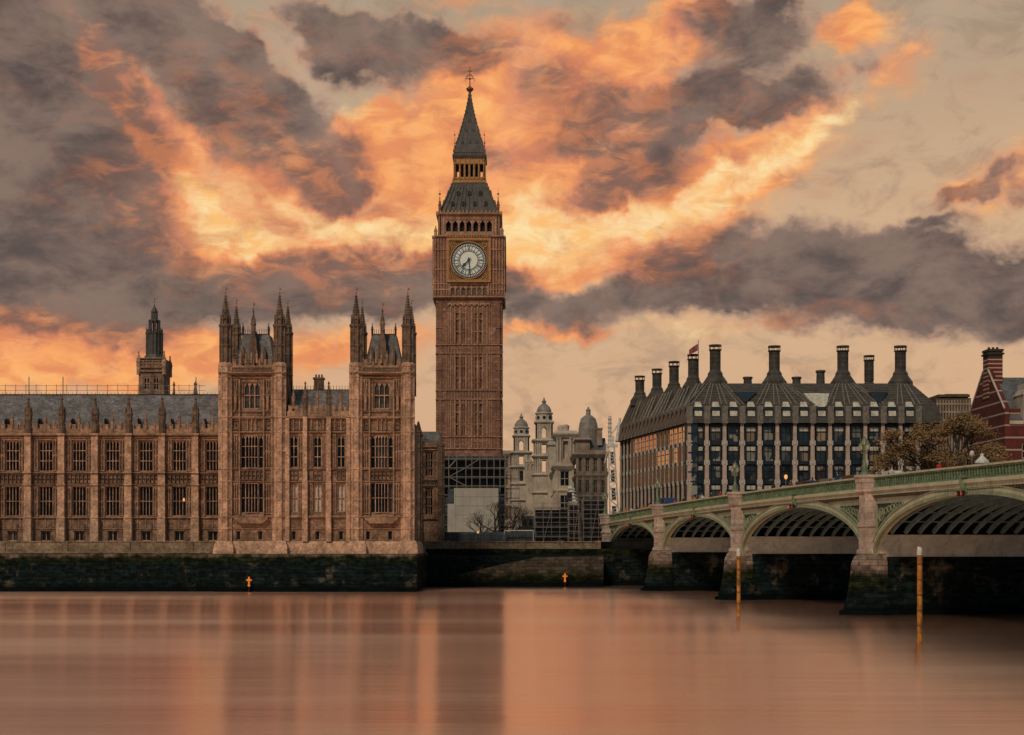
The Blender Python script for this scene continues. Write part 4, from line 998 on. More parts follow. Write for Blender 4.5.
b = MB()
for p in range(456, 498, 7): b.box(X(p)-.03, X(p)+.03, YS-2.24, YS-2.2, 7.6, zs(489))
for p in (497, 506, 515): b.box(X(455), X(498), YS-2.24, YS-2.2, zs(p)-.03, zs(p)+.03)
b.build('seam', 'steel_pale', t)
# ------------------------------------------------------------------ the bridge (local x runs along it from the far bank, y across it, z up)
BO = (16.6, 252., 0.); BA = math.atan2(-.983, .182)
br = thing('arch_bridge', BO, 'pale green iron arch bridge on granite piers coming from the far bank to the right', 'bridge', BA)
BM = WM[br.name]
def bw(x, y, z): return tuple(BM @ Vector((x, y, z)))
WD = 26.; SPR = 5.8
PS = [0, 32.5, 67.6, 106.8, 147., 185.5, 221.]; CR = [10.15, 10.85, 11.22, 11.4, 11.25, 10.7]
def top(s): return 13.95-1.9*((126-s)/126.)**2
def arch(i, s, off=0.):
    a0, a1 = PS[i]+1.35, PS[i+1]-1.35; m = (a0+a1)/2; hw = (a1-a0)/2+off; H = CR[i]-SPR+off
    q = 1-((s-m)/hw)**2
    return SPR+H*math.sqrt(max(0, q))
def samples(i, n=40, off=0.):
    a0, a1 = PS[i]+1.35-off, PS[i+1]-1.35+off; m = (a0+a1)/2; hw = (a1-a0)/2
    return [m-hw*math.cos(PI*k/n) for k in range(n+1)]
def strip(a, ss, lo, hi, y0, y1):
    """solid band between two curves lo(s), hi(s)"""
    rings = [[(s, y0, lo(s)), (s, y1, lo(s)), (s, y1, hi(s)), (s, y0, hi(s))] for s in ss]
    a.loft(rings)
full = [-14+i*3. for i in range(80)]
for face, (yf, dy) in enumerate(((0., 1), (WD, -1))):
    a = MB()
    for i in range(6):
        strip(a, samples(i, 44), lambda s: arch(i, s), lambda s: top(s)-2.1, yf+.25*dy, yf+.6*dy)
        m0, m1 = PS[i]+1.35, PS[i+1]-1.35
    a.build('spandrel', 'bridge', br, local=True)
    a = MB(); g = MB(); dk = MB()
    for i in range(6):
        c0, c1 = PS[i]+1.35, PS[i+1]-1.35; m = (c0+c1)/2; hw = (c1-c0)/2; H = CR[i]-SPR; n = 40
        for (o0, o1, y, tgt) in ((0., .34, yf-.12*dy, g), (.34, .78, yf-.02*dy, a), (.78, .88, yf-.1*dy, g)):
            pts = []
            for k in range(n+1):
                t = PI-PI*k/n; ct, st_ = math.cos(t), math.sin(t)
                pts.append([(m+(hw+o-.02)*ct, SPR+(H+o)*st_) for o in (o0, o1)])
            rings = [[(p[0][0], y, p[0][1]), (p[0][0], yf+.24*dy, p[0][1]), (p[1][0], yf+.24*dy, p[1][1]), (p[1][0], y, p[1][1])] for p in pts]
            ok = [r for r in rings if PS[i]+1.0 < r[3][0] < PS[i+1]-1.0 and r[3][2] < top(r[3][0])-1.9]
            if len(ok) > 2: tgt.loft(ok)
        # triangular carved spandrel panels
        for sgn in (-1, 1):
            sp_ = m+sgn*hw; Tz = top(sp_)-2.75
            def ext(s): q = 1-((s-m)/(hw+1.15))**2; return SPR+(H+1.15)*math.sqrt(max(0, q))
            s_a = sp_-sgn*.15; s_b = s_a; L = 0
            while ext(s_b) < Tz-.25 and L < 9: s_b -= sgn*.25; L += .25
            ks = [s_a+(s_b-s_a)*k/8 for k in range(9)]
            poly = [(s, max(SPR+1.7, ext(s))) for s in ks]+[(s_b, top(s_b)-2.75), (s_a, Tz)]
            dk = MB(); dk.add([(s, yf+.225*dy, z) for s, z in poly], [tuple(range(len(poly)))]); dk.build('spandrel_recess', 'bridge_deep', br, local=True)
            P_ = poly+[poly[0]]
            for (s0, z0), (s1, z1) in zip(P_, P_[1:]):
                if math.hypot(s1-s0, z1-z0) > .05: g.tube((s0, yf+.16*dy, z0), (s1, yf+.16*dy, z1), .11, n=4)
            cx_ = s_a-sgn*1.0; cz_ = Tz-1.15
            for k in range(10): t0, t1 = 2*PI*k/10, 2*PI*(k+1)/10; g.tube((cx_+.62*math.cos(t0), yf+.17*dy, cz_+.62*math.sin(t0)), (cx_+.62*math.cos(t1), yf+.17*dy, cz_+.62*math.sin(t1)), .09, n=4)
            g.slab([(cx_-.3, cz_+.4), (cx_-.3, cz_), (cx_, cz_-.42), (cx_+.3, cz_), (cx_+.3, cz_+.4)][::1], yf+.1*dy, yf+.2*dy)
            for k in range(5):
                s = s_a-sgn*(2.0+k*.75)
                if (s-s_b)*sgn > .6:
                    zz_ = (ext(s)+top(s)-2.75)/2; r_ = min(.33, (top(s)-2.75-ext(s))/2-.1)
                    if r_ > .1:
                        for q in range(8): t0, t1 = 2*PI*q/8, 2*PI*(q+1)/8; g.tube((s+r_*math.cos(t0), yf+.17*dy, zz_+r_*math.sin(t0)), (s+r_*math.cos(t1), yf+.17*dy, zz_+r_*math.sin(t1)), .06, n=4)
            s = s_a; z = SPR+1.9
            while z < Tz-2.2: g.tube((s-sgn*.15, yf+.17*dy, z), (s-sgn*.75, yf+.17*dy, z+.5), .06, n=4); z += .6
    a.build('arch_ring', 'bridge', br, local=True); g.build('arch_moulding', 'bridge_mid', br, local=True)
    a = MB()
    strip(a, full, lambda s: top(s)-2.1, lambda s: top(s)-1.95, yf+.15*dy, yf+.6*dy); strip(a, full, lambda s: top(s)-1.95, lambda s: top(s)-1.55, yf-.12*dy, yf+.6*dy)
    strip(a, full, lambda s: top(s)-1.55, lambda s: top(s)-1.22, yf-.32*dy, yf+.6*dy); strip(a, full, lambda s: top(s)-.17, lambda s: top(s), yf-.22*dy, yf+.22*dy)
    a.build('cornice', 'bridge', br, local=True)
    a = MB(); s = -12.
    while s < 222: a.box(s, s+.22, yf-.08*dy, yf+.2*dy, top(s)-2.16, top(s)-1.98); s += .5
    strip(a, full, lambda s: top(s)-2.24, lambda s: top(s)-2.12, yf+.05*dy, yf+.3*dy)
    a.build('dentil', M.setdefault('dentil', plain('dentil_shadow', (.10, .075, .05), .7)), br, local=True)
    a = MB(); strip(a, full, lambda s: top(s)-1.22, lambda s: top(s)-1.05, yf-.1*dy, yf+.12*dy); strip(a, full, lambda s: top(s)-.32, lambda s: top(s)-.17, yf-.1*dy, yf+.12*dy)
    s = -12.
    while s < 222:
        T_ = top(s); a.box(s, s+.12, yf-.06*dy, yf+.08*dy, T_-1.05, T_-.32)
        a.add([(s+.12, yf, T_-.68), (s+.32, yf, T_-.9), (s+.52, yf, T_-.68), (s+.32, yf, T_-.46), (s+.2, yf, T_-.68), (s+.32, yf, T_-.8), (s+.44, yf, T_-.68), (s+.32, yf, T_-.56)],
              [(0, 1, 5, 4), (1, 2, 6, 5), (2, 3, 7, 6), (3, 0, 4, 7)]); s += .52
    a.build('parapet', 'bridge_green', br, local=True)
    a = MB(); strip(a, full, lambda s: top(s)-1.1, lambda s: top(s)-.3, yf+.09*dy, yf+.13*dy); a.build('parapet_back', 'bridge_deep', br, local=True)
# deck and the iron ribs below it
a = MB(); strip(a, full, lambda s: top(s)-1.85, lambda s: top(s)-1.1, .6, WD-.6); a.build('deck', 'deck', br, local=True)
a = MB(); cr = MB()
NR = 17
for i in range(6):
    c0, c1 = PS[i]+1.35, PS[i+1]-1.35; m = (c0+c1)/2; hw = (c1-c0)/2; H = CR[i]-SPR; n = 30
    for k in range(NR):
        y = 1.1+k*(WD-2.2)/(NR-1)
        rings = []
        for j in range(n+1):
            t = PI-PI*j/n; ct, st_ = math.cos(t), math.sin(t)
            if SPR+H*st_ < 7.6: continue
            p0 = (m+hw*ct, SPR+H*st_); p1 = (m+(hw+.55)*ct, SPR+(H+.5)*st_)
            rings.append([(p0[0], y-.11, p0[1]), (p0[0], y+.11, p0[1]), (p1[0], y+.11, p1[1]), (p1[0], y-.11, p1[1])])
        a.loft(rings)
    # solid painted haunches low down, right across
    for sgn in (-1, 1):
        t0 = math.asin((8.0-SPR)/H); ring = []
        for j in range(7):
            t = t0*j/6; ring.append((m+sgn*hw*math.cos(t), SPR+H*math.sin(t)))
        pts = ring+[(m+sgn*(hw+1.2), ring[-1][1]), (m+sgn*(hw+1.2), SPR)]
        hb = MB(); hb.add([(x, .3, z) for x, z in pts]+[(x, WD-.3, z) for x, z in pts], [tuple(range(len(pts))), tuple(range(2*len(pts)-1, len(pts)-1, -1))]+[(q, q+len(pts), (q+1) % len(pts)+len(pts), (q+1) % len(pts)) for q in range(len(pts))]); hb.build('haunch', 'skewback', br, local=True)
    for j in range(2, 15):
        t = PI*j/16; z = SPR+H*math.sin(t)+.35; x = m+hw*math.cos(t)
        if z > 8.4: cr.box(x-.05, x+.05, .7, WD-.7, z-.06, z+.06)
a.build('arch_rib', 'rib', br, local=True); cr.build('cross_brace', 'rib', br, local=True)
# stone piers
def hexring(s, hwx, y_out, y0, z, y_in=None):
    return [(s-hwx, y0, z), (s-hwx*.55, y0-y_out*.8, z), (s, y0-y_out, z), (s+hwx*.55, y0-y_out*.8, z), (s+hwx, y0, z), (s+hwx, y0+.8, z), (s-hwx, y0+.8, z)]
for i, s in enumerate(PS):
    a = MB(); a.rings([(s-2.1, s+2.1, .4, WD-.4, -1), (s-1.75, s+1.75, .4, WD-.4, 3), (s-1.45, s+1.45, .4, WD-.4, SPR-.05)])
    if i == 0: a.box(-30, -1.5, .4, WD-.4, -1, SPR+.3)
    a.box(s-1.3, s+1.3, .7, WD-.7, SPR-.05, top(s)-1.86)
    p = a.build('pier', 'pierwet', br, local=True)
    for y0, sg in ((.4, 1), (WD-.4, -1)):
        a = MB(); rs = []
        for hx, yo, z in ((2.7, 3.7, -1), (2.65, 3.6, .35), (2.35, 3.2, .42), (2.0, 2.75, 2.0), (1.8, 2.45, 3.8), (1.7, 2.3, 5.2), (1.55, 2.0, 5.8), (1.3, 1.5, 6.3)):
            r = hexring(s, hx, yo, 0, z); r = [(x, y0+sg*y, z_) for x, y, z_ in r]
            if sg < 0: r = r[::-1]
            rs.append(r)
        a.loft(rs); a.build('cutwater', 'foot', p, root=br, local=True)
    for y0, sg in ((.4, 1), (WD-.4, -1)):
        a = MB(); T_ = top(s); rs = []
        for hx, yo, z in ((1.45, 1.75, 6.1), (1.45, 1.75, 6.4), (1.25, 1.5, 6.6), (1.25, 1.5, 8.7), (1.42, 1.7, 8.85), (1.42, 1.7, 9.1), (1.22, 1.45, 9.3), (1.22, 1.45, T_-1.75), (1.5, 1.8, T_-1.55), (1.5, 1.8, T_-.75), (1.6, 1.9, T_-.6), (1.6, 1.9, T_-.25), (1.75, 2.05, T_-.15), (1.75, 2.05, T_+.06), (1.5, 1.8, T_+.14)):
            r = hexring(s, hx, yo, 0, z); r = [(x, y0+sg*y, z_) for x, y, z_ in r]
            if sg < 0: r = r[::-1]
            rs.append(r)
        a.loft(rs); a.build('pier_shaft', 'granite', p, root=br, local=True)
a = MB(); strip(a, full, lambda s: top(s)-1.096, lambda s: top(s)-.98, .7, 4.6); strip(a, full, lambda s: top(s)-1.096, lambda s: top(s)-.98, WD-4.6, WD-.7)
o = a.build('pavement', 'paving'); o.location = BO; o.rotation_euler = (0, 0, BA); o['kind'] = 'structure'
a = MB(); strip(a, full, lambda s: top(s)-1.096, lambda s: top(s)-1.09, 4.6, WD-4.6)
for k in range(-12, 222, 6): a.box(k, k+3, WD/2-.06, WD/2+.06, top(k)-1.089, top(k)-1.085)
o = a.build('road', 'asphalt'); o.location = BO; o.rotation_euler = (0, 0, BA); o['kind'] = 'structure'
a = MB(BM); a.box(-90, -14, .4, WD-.4, 7.2, top(-14)-1.0); struct('road', a, 'asphalt')
a = MB(BM); a.box(-60, -1.5, -.1, .6, 6.2, top(-10)-.1); a.box(-60, -1.5, -.25, .75, top(-10)-.1, top(-10)+.05); single('approach_wall', a, M['parapet_stone'], 'low stone wall holding up the street where the bridge meets the far bank', 'wall')
# lamp standards on every pier
def make_lamp():
    t = thing('bridge_lamp', (0, 0, 0), 'x', 'street lamp', group='green lamp standards on the bridge piers')
    b = MB(); b.lathe(0, 0, [(.55, 0), (.5, .25), (.32, .4), (.34, 1.0), (.22, 1.15), (.14, 1.5), (.11, 2.6), (.2, 2.7), (.1, 2.85), (.09, 3.3)], 8)
    for q in (-1, 1): b.tube((0, 0, 2.35), (q*.42, 0, 2.45), .05, n=5); b.tube((q*.42, 0, 2.45), (q*.52, 0, 2.75), .05, n=5)
    b.build('post', 'lampgreen', t)
    for x, z, k in ((-.52, 2.75, 1.), (.52, 2.75, 1.), (0, 3.3, 1.1)):
        b = MB(); b.lathe(x, 0, [(.1*k, z), (.22*k, z+.12), (.27*k, z+.5), (.24*k, z+.56)], 8); l = b.build('lantern', 'lampglass', t)
        b = MB(); b.lathe(x, 0, [(.3*k, z+.56), (.28*k, z+.64), (.12*k, z+.82), (.05*k, z+.9), (.02, z+1.02)], 8); b.build('cap', 'lampgreen', l, root=t)
        b = MB()
        for i in range(8): q = 2*PI*i/8+PI/8; b.tube((x+.22*k*math.cos(q), math.sin(q)*.22*k, z+.12), (x+.28*k*math.cos(q), math.sin(q)*.28*k, z+.55), .022, n=4)
        b.build('glazing_bar', 'lampgreen', l, root=t)
    return t
lamp = make_lamp(); first = True
LB = ['green triple lantern lamp on the pier where the bridge meets the far bank', 'green triple lantern lamp on the second bridge pier, before the orange lit office windows', 'green triple lantern lamp on the third bridge pier, before the stone office pillars',
      'largest green triple lantern lamp, on the bridge pier below the bushy brown tree', 'green triple lantern lamp on the bridge pier just outside the right edge', 'green triple lantern lamp on the nearest bridge pier']
for i in range(0, 5):
    s = PS[i]; o = lamp if first else copy_tree(lamp); first = False
    o.location = bw(s, -.5, top(s)+.1); o.rotation_euler = (0, 0, BA+PI/2*.0+.35); o['label'] = LB[i]
    s_ = .92; o.scale = (s_, s_, s_)
# navigation lights hung under the parapet at each crown
for i in range(4):
    m = (PS[i]+PS[i+1])/2; p = bw(m, -.35, top(m)-2.2)
    t = thing('signal_lights', p, '', 'signal', BA, 'red navigation lights over the arches')
    t['label'] = ['pair of red navigation lights over the first arch from the far bank', 'pair of red navigation lights over the second arch from the far bank', 'pair of red navigation lights over the arch between the two nearer piers', 'pair of red navigation lights over the widest arch at the right edge'][i]
    b = MB(); b.box(-.12, .12, -.15, .3, -.1, 1.2); b.box(-.6, .6, -.1, .1, -.05, .1); b.box(-.35, .35, -.28, .2, 1.15, 1.3); b.build('bracket', 'bridge_green', t, local=True)
    for q in (-.42, .42):
        b = MB(); b.lathe(q, -.2, [(.15, -.45), (.17, -.25), (.14, -.05), (.05, .02)], 8); l = b.build('lamp_housing', 'black', t, local=True)
        b = MB(); b.lathe(q, -.36, [(.07, -.36), (.09, -.28), (.07, -.2)], 8); b.build('lens', 'redlamp', l, local=True)
# yellow marker posts standing in the river
for px, py, tp, lb in ((738.5, 616, 548, 'rust stained yellow river post standing before the pier with the third lamp'), (919.5, 643, 547, 'nearer and taller yellow river post before the widest arch')):
    D = F*EYE/(py-HZ); x = sx(px, D); t = thing('river_post', (x, D, 0), lb, 'post', group='yellow river posts beside the bridge')
    b = MB(); b.lathe(x, D, [(.17, -2), (.17, sz(tp+8, D))], 12); b.build('pile', 'yellow', t)
    b = MB(); b.lathe(x, D, [(.19, sz(tp+8, D)), (.19, sz(tp+3, D)), (.12, sz(tp, D))], 12); b.tube((x-.05, D, sz(tp+2, D)), (x-.12, D, sz(tp-.5, D)), .05, n=5); b.build('cap', 'white', t)
    b = MB()
    for k in range(5): z = 1.2+k*1.1; b.lathe(x, D, [(.185, z), (.2, z+.06), (.185, z+.12)], 12)
    b.box(x+.14, x+.2, D-.04, D+.04, .2, sz(tp+10, D)); b.build('ladder_strap', M.setdefault('rust', plain('rust', (.16, .07, .03), .8)), t)
# small orange beacons at the foot of the walls
for px, y, lb in ((249, 213.2, 'orange beacon on a short pole in front of the turreted pavilion wall'), (565, 238.0, 'orange beacon on a short pole before the embankment ramp')):
    x = sx(px, y); t = thing('beacon', (x, y, 0), lb, 'beacon', group='orange beacons along the river wall')
    k = 1.0
    b = MB(); b.tube((x, y, -1), (x, y, 1.0), .09, n=6); b.build('pole', 'black', t)
    b = MB(); b.lathe(x, y, [(.12, .8), (.22, .95), (.14, 1.1), (.14, 1.5), (.32, 1.65), (.32, 1.85), (.14, 1.95), (.14, 2.1), (.05, 2.25)], 8); b.box(x-.42, x+.42, y-.08, y+.08, 1.68, 1.84); b.build('head', 'orange', t)
# ------------------------------------------------------------------ dark office block with tall chimneys
YO = 300.; ox0, ox1 = 36.4, 88.2; GZ = 7.4
ob = thing('office_block', ((ox0+ox1)/2, 325, GZ), 'broad dark bronze office block with stone pillars and rows of tall roof chimneys', 'office building')
zo = lambda p: sz(p, YO)
ZE, ZA, ZR = zo(423.5), zo(405), 41.0
# local frames: front face, and the slanting left face (origin, length)
FRm = Matrix.Translation((ox0, YO, 0)); FL = ox1-ox0
lx, ly = 26.0, 356.; LL = math.hypot(ox0-lx, YO-ly); la = math.atan2(YO-ly, ox0-lx)
LFm = Matrix.Translation((lx, ly, 0)) @ Matrix.Rotation(la, 4, 'Z')
body = [(ox0, YO), (ox1, YO), (ox1+2, ly), (lx, ly)]
def inset(d_): return d_
b = MB(); b.loft([[(ox0+1.2, YO+1.2, GZ), (ox1-1, YO+1.2, GZ), (ox1+1, ly, GZ), (lx+1.2, ly, GZ)], [(ox0+1.2, YO+1.2, ZE), (ox1-1, YO+1.2, ZE), (ox1+1, ly, ZE), (lx+1.2, ly, ZE)]]); b.build('wall', 'frame', ob)
ro = MB()
q = lambda x0, y0, x1, y1, x2, y2, x3, y3, z: [(x0, y0, z), (x1, y1, z), (x2, y2, z), (x3, y3, z)]
RT = [(40.2, 308.5), (84.6, 308.5), (84.6, 350), (28.6, 353)]
ro.loft([q(ox0-.7, YO-.5, ox1+.6, YO-.5, ox1+2.5, ly+1, lx-.7, ly+1, ZE+.1), q(ox0-.5, YO-.4, ox1+.3, YO-.4, ox1+2, ly+1, lx-.5, ly+1, ZE+1.0), q(ox0+.3, YO+.6, ox1-.4, YO+.6, ox1+1.2, ly, lx+.3, ly, ZA),
         [(x, y, ZR) for x, y in RT], [(x+(1 if x < 60 else -1), y+(1 if y < 330 else -1), ZR-.4) for x, y in RT]])
roof = ro.build('roof', 'bronze', ob)
# bays
bays = []; nF = 15
pf = [sx(707+17.62*k, YO)-ox0 for k in range(-1, 13)]
pl_n = 18; pls = [LL*(k+.5)/pl_n for k in range(pl_n)]
rows = [(423.5, 443), (443, 462.5), (462.5, 482), (482, 501), (501, 520), (520, 538)]
wcount = 0
WO = {}
def office_window(Mx, x, z, w_, h, pm, dark=False):
    key = (round(w_, 2), round(h, 2), pm)
    if key not in WO and dark:                        # flush glazing in a thin frame
        a = MB(); a.box(-w_/2, w_/2, 0, .2, h*.93, h); a.box(-w_/2, w_/2, 0, .2, 0, h*.1)
        for x_ in (-w_/2+.03, 0, w_/2-.03): a.box(x_-.07, x_+.07, .005, .2, h*.1, h*.93)
        a.box(-w_/2, w_/2, .01, .2, h*.62, h*.62+.22); a.box(-w_/2, w_/2, .01, .2, h*.3, h*.3+.1)
        ma = bpy.data.meshes.new('window'); ma.from_pydata(a.v, [], a.f); ma.materials.append(M['frame'])
        p = MB(); p.box(-w_/2+.02, w_/2-.02, .04, .1, .1, h*.95); mp_ = bpy.data.meshes.new('pane'); mp_.from_pydata(p.v, [], p.f); mp_.materials.append(M[pm])
        WO[key] = (ma, mp_, None)
    if key not in WO:
        a = MB()
        a.box(-w_/2, w_/2, 0, .25, h*.86, h); a.box(-w_/2, -w_/2+.12, -.05, .2, 0, h*.86); a.box(w_/2-.12, w_/2, -.05, .2, 0, h*.86); a.box(-w_/2+.12, w_/2-.12, -.1, .2, 0, .25)
        a.box(-.05, .05, .0, .15, .25, h*.86); a.box(-w_/2+.12, w_/2-.12, 0, .15, h*.58, h*.58+.1)
        ma = bpy.data.meshes.new('window'); ma.from_pydata(a.v, [], a.f); ma.materials.append(M['frame'])
        p = MB(); p.box(-w_/2+.1, w_/2-.1, .16, .2, .2, h*.86); mp_ = bpy.data.meshes.new('pane'); mp_.from_pydata(p.v, [], p.f); mp_.materials.append(M[pm])
        l = MB(); l.box(-w_/2+.22, w_/2-.22, .02, .12, h*.62, h*.84); ml = bpy.data.meshes.new('light_shelf'); ml.from_pydata(l.v, [], l.f); ml.materials.append(M['shelf'])
        WO[key] = (ma, mp_, ml)
    ms = WO[key]; o = bpy.data.objects.new('window', ms[0]); col.objects.link(o); o.parent = ob
    o.matrix_basis = WM[ob.name].inverted() @ Mx @ Matrix.Translation((x, .08 if dark else .7, z))
    for me, n in ((ms[1], 'pane'), (ms[2], 'light_shelf')):
        if me is None or (n == 'light_shelf' and rnd.random() < .22): continue
        c = bpy.data.objects.new(n, me); col.objects.link(c); c.parent = o
M['phdull'] = glassy('dull_glass', (.012, .02, .026), (.05, .05, .04), .25, .2, 1.9, .5)
M['phglass_b'] = glassy('office_glass_dark', (.012, .02, .026), (.10, .095, .075), .05, .6, 1.1, .8); M['phglass_c'] = glassy('office_glass_warm', (.03, .03, .03), (.42, .30, .18), .06, .6, 2.3, .9)
far_w = MB(); rnd = random.Random(11)
M['phmirror'] = glassy('mirror_glass', (.02, .028, .035), (.10, .08, .06), .03, 1., 1.9, .5)
M['phmirror'].node_tree.nodes['Principled BSDF'].inputs['IOR'].default_value = 3.4
for r_, (y0, y1) in enumerate(rows):
    z0, z1 = zo(y1), zo(y0)
    for k in range(len(pf)-1):
        if r_ < 4: office_window(FRm, (pf[k]+pf[k+1])/2, z0+.1, pf[k+1]-pf[k]-.95, z1-z0-.2, rnd.choice(('phglass', 'phglass', 'phglass_b', 'phglass_c')))
        else: far_w.M = FRm; far_w.box(pf[k]+.5, pf[k+1]-.5, .85, .9, z0+.3, z1-.3)
    for k in range(pl_n-1):
        x = (pls[k]+pls[k+1])/2
        if r_ < 3 and k >= 3: office_window(LFm, x, z0+.1, pls[k+1]-pls[k]-.75, z1-z0-.2, 'phmirror' if rnd.random() < (.8, .12+.04*k*(k > 7), .06)[r_] else 'phdull', True)
        else: far_w.M = LFm; far_w.box(pls[k]+.4, pls[k+1]-.4, .85, .9, z0+.3, z1-.3)
o = far_w.build('lower_window', 'phglass', ob); o['kind'] = 'stuff'
# stone pillars with metal brackets at each floor
for Mx, xs_, wd in ((FRm, pf, .44), (LFm, pls, .36)):
    for x in xs_:
        a = MB(Mx); a.rings([(x-wd*1.15, x+wd*1.15, 0, .9, GZ), (x-wd, x+wd, 0, .9, zo(482)), (x-wd*.8, x+wd*.8, .05, .9, ZE)]); p = a.build('pillar', 'pier_pink', ob)
        for y0, y1 in rows[1:4]:
            a = MB(Mx); z = zo(y0); a.box(x-.16, x+.16, -.12, -.02, z-.28, z+.28); a.box(x-wd-.14, x-wd+.02, -.02, .2, z-.5, z+.5); a.box(x+wd-.02, x+wd+.14, -.02, .2, z-.5, z+.5)
            a.build('bracket', 'metalwhite', p, root=ob)
for Mx, xs_, L in ((FRm, pf, FL), (LFm, pls, LL)):
    a = MB(Mx)
    for y0, y1 in rows[1:]: z = zo(y0); a.box(.3, L-.3, .35, 1.1, z-.35, z+.12)
    for x in xs_:
        for q_ in (-.75, .75): a.box(x+q_-.09, x+q_+.09, .2, 1.0, GZ, ZE)
    a.build('floor_band', 'frame', ob)
# glazed bay on the corner
a = MB()
for k in range(7): z = zo(423.5+k*19.3*.5); a.box(ox0-.15, ox0+1.9, YO-.1, YO+.4, z-.12, z+.12)
a.build('corner_frame', 'frame', ob)
a = MB(); a.box(ox0+.05, ox0+1.8, YO+.05, YO+.3, GZ, ZE); a.build('corner_glazing', 'phglass', ob)
# attic windows
def attic(Mx, x, tag_='skylight', frontal=True):
    a = MB(Mx); z0 = ZE+1.2; z1 = zo(407.5)
    a.rings([(x-.95, x+.95, -.35, 1.2, z0-.2), (x-.95, x+.95, -.1, 1.4, z1)]); o = a.build('dormer', 'frame', roof, root=ob)
    return o
for k in range(len(pf)-1):
    x = (pf[k]+pf[k+1])/2; dmr = attic(FRm, x)
    att = MB(FRm); att.rings([(x-.75, x+.75, -.42, -.3, ZE+1.5), (x-.75, x+.75, -.22, -.1, zo(411))])
    att.build('attic_window', 'shelf', dmr, root=ob)
    sky_ = MB(FRm); sky_.rings([(x-.8, x+.8, -.05, .6, zo(406.8)), (x-.55, x+.55, .75, 1.2, zo(401.5))])
    sky_.build('skylight', 'shelf', dmr, root=ob)
for x in pf: vent_ = MB(FRm); vent_.box(x-.12, x+.12, -.5, -.2, ZE+.8, ZE+1.9); vent_.build('vent_pipe', 'metalwhite', ob)
for k in range(pl_n-1): attic(LFm, (pls[k]+pls[k+1])/2)
# chimneys and the fans of bronze ribs that run up to them
chF = [(715.2, 345), (774.3, 346), (842.8, 346), (900.4, 346)]
chL = [(693, 354.5, 318), (674, 361.5, 330), (657, 369, 340), (639.8, 376, 350)]
def chimney(x, y, z1, r=1.12, skirt=1., label='chimney'):
    a = MB(); k = skirt
    a.lathe(x, y, [(2.6*k, ZR-.9), (2.6*k, ZR+.45*k), (2.35*k, ZR+.8*k), (1.6*k, ZR+1.9*k), (1.6*k, ZR+2.3*k), (1.2*k, ZR+2.9*k), (r, ZR+3.1*k)], 12); o = a.build('chimney', 'bronze', ob)
    a = MB(); a.lathe(x, y, [(r, ZR+3.*k), (r*.97, z1-1.3)], 14)
    for z in [ZR+3.6*k+i*.95 for i in range(int((z1-1.6-ZR-3.6*k)/.95)+1)]: a.lathe(x, y, [(r+.02, z), (r+.07, z+.05), (r+.02, z+.1)], 14)
    for i in range(14): q_ = 2*PI*i/14+PI/14; a.tube((x+r*math.cos(q_), y+r*math.sin(q_), ZR+3*k), (x+r*math.cos(q_), y+r*math.sin(q_), z1-1.3), .05, n=4)
    a.build('flue', 'bronze', o, root=ob)
    a = MB(); a.lathe(x, y, [(r*.9, z1-1.35), (r*1.2, z1-1.2), (r*1.22, z1-1.0)], 14); a.lathe(x, y, [(r*1.2, z1-.3), (r*1.22, z1), (r, z1+.02)], 14)
    for i in range(7): q_ = 2*PI*i/7; a.tube((x+r*1.1*math.cos(q_), y+r*1.1*math.sin(q_), z1-1.0), (x+r*1.1*math.cos(q_), y+r*1.1*math.sin(q_), z1-.28), .09, n=4)
    a.build('cap', 'bronze', o, root=ob)
cps = []
for p, t_ in chF: y = 310.5; x = sx(p, y); chimney(x, y, sz(t_, y)); cps.append((x, y))
for p, t_, y in chL: x = sx(p, y); chimney(x, y, sz(t_, y), 1.05, .9)
for p, t_, y in ((869, 355.5, 325.),): x = sx(p, y); chimney(x, y, sz(t_, y), 1.0, .75)
for p, t_, y in ((820.5, 370.5, 312.), (796.5, 377, 311), (747.7, 377, 311)):
    x = sx(p, y); a = MB(); z1 = sz(t_, y); a.lathe(x, y, [(.95, ZR-.5), (.85, z1-.5)], 12); a.lathe(x, y, [(.95, z1-.5), (1.05, z1-.4), (1.05, z1)], 12); a.build('roof_vent', 'bronze', ob)
def slope(x, y0, x1, y1, a, m_, r0=.16):
    a.tube((x, y0, ZA+.1), (x1, y1, ZR+.15), r0, r0, 4)
rb = MB()
def roofpt(Mx, x, f_):                                # point on the front slope, f_=0 eaves .. 1 top
    return (x, YO+.6+(308.5-YO-.6)*f_, ZA+(ZR-ZA)*f_)
for k, p in enumerate(pf):
    X0 = ox0+p; c = min(cps, key=lambda c_: abs(c_[0]-X0)); tx = c[0]+(X0-c[0])*.30
    for dx in (-.55, .55):
        a0 = roofpt(FRm, X0+dx, 0); a1 = roofpt(FRm, min(84.6, max(40.2, tx+dx*.5)), 1)
        rb.tube((a0[0], a0[1]-.05, a0[2]+.1), (a1[0], a1[1]-.05, a1[2]+.1), .17, n=4)
    rb.box(X0-.6, X0+.6, YO-.55, YO-.2, ZE, ZA-.2)
for k in range(9):
    f_ = k/9+.05; x0_ = ox0+.3+(40.2-ox0-.3)*f_; x1_ = ox1-.4+(84.6-ox1+.4)*f_; z = ZA+(ZR-ZA)*f_; y = YO+.6+7.9*f_; rb.box(x0_, x1_, y-.06, y+.04, z+.02, z+.1)
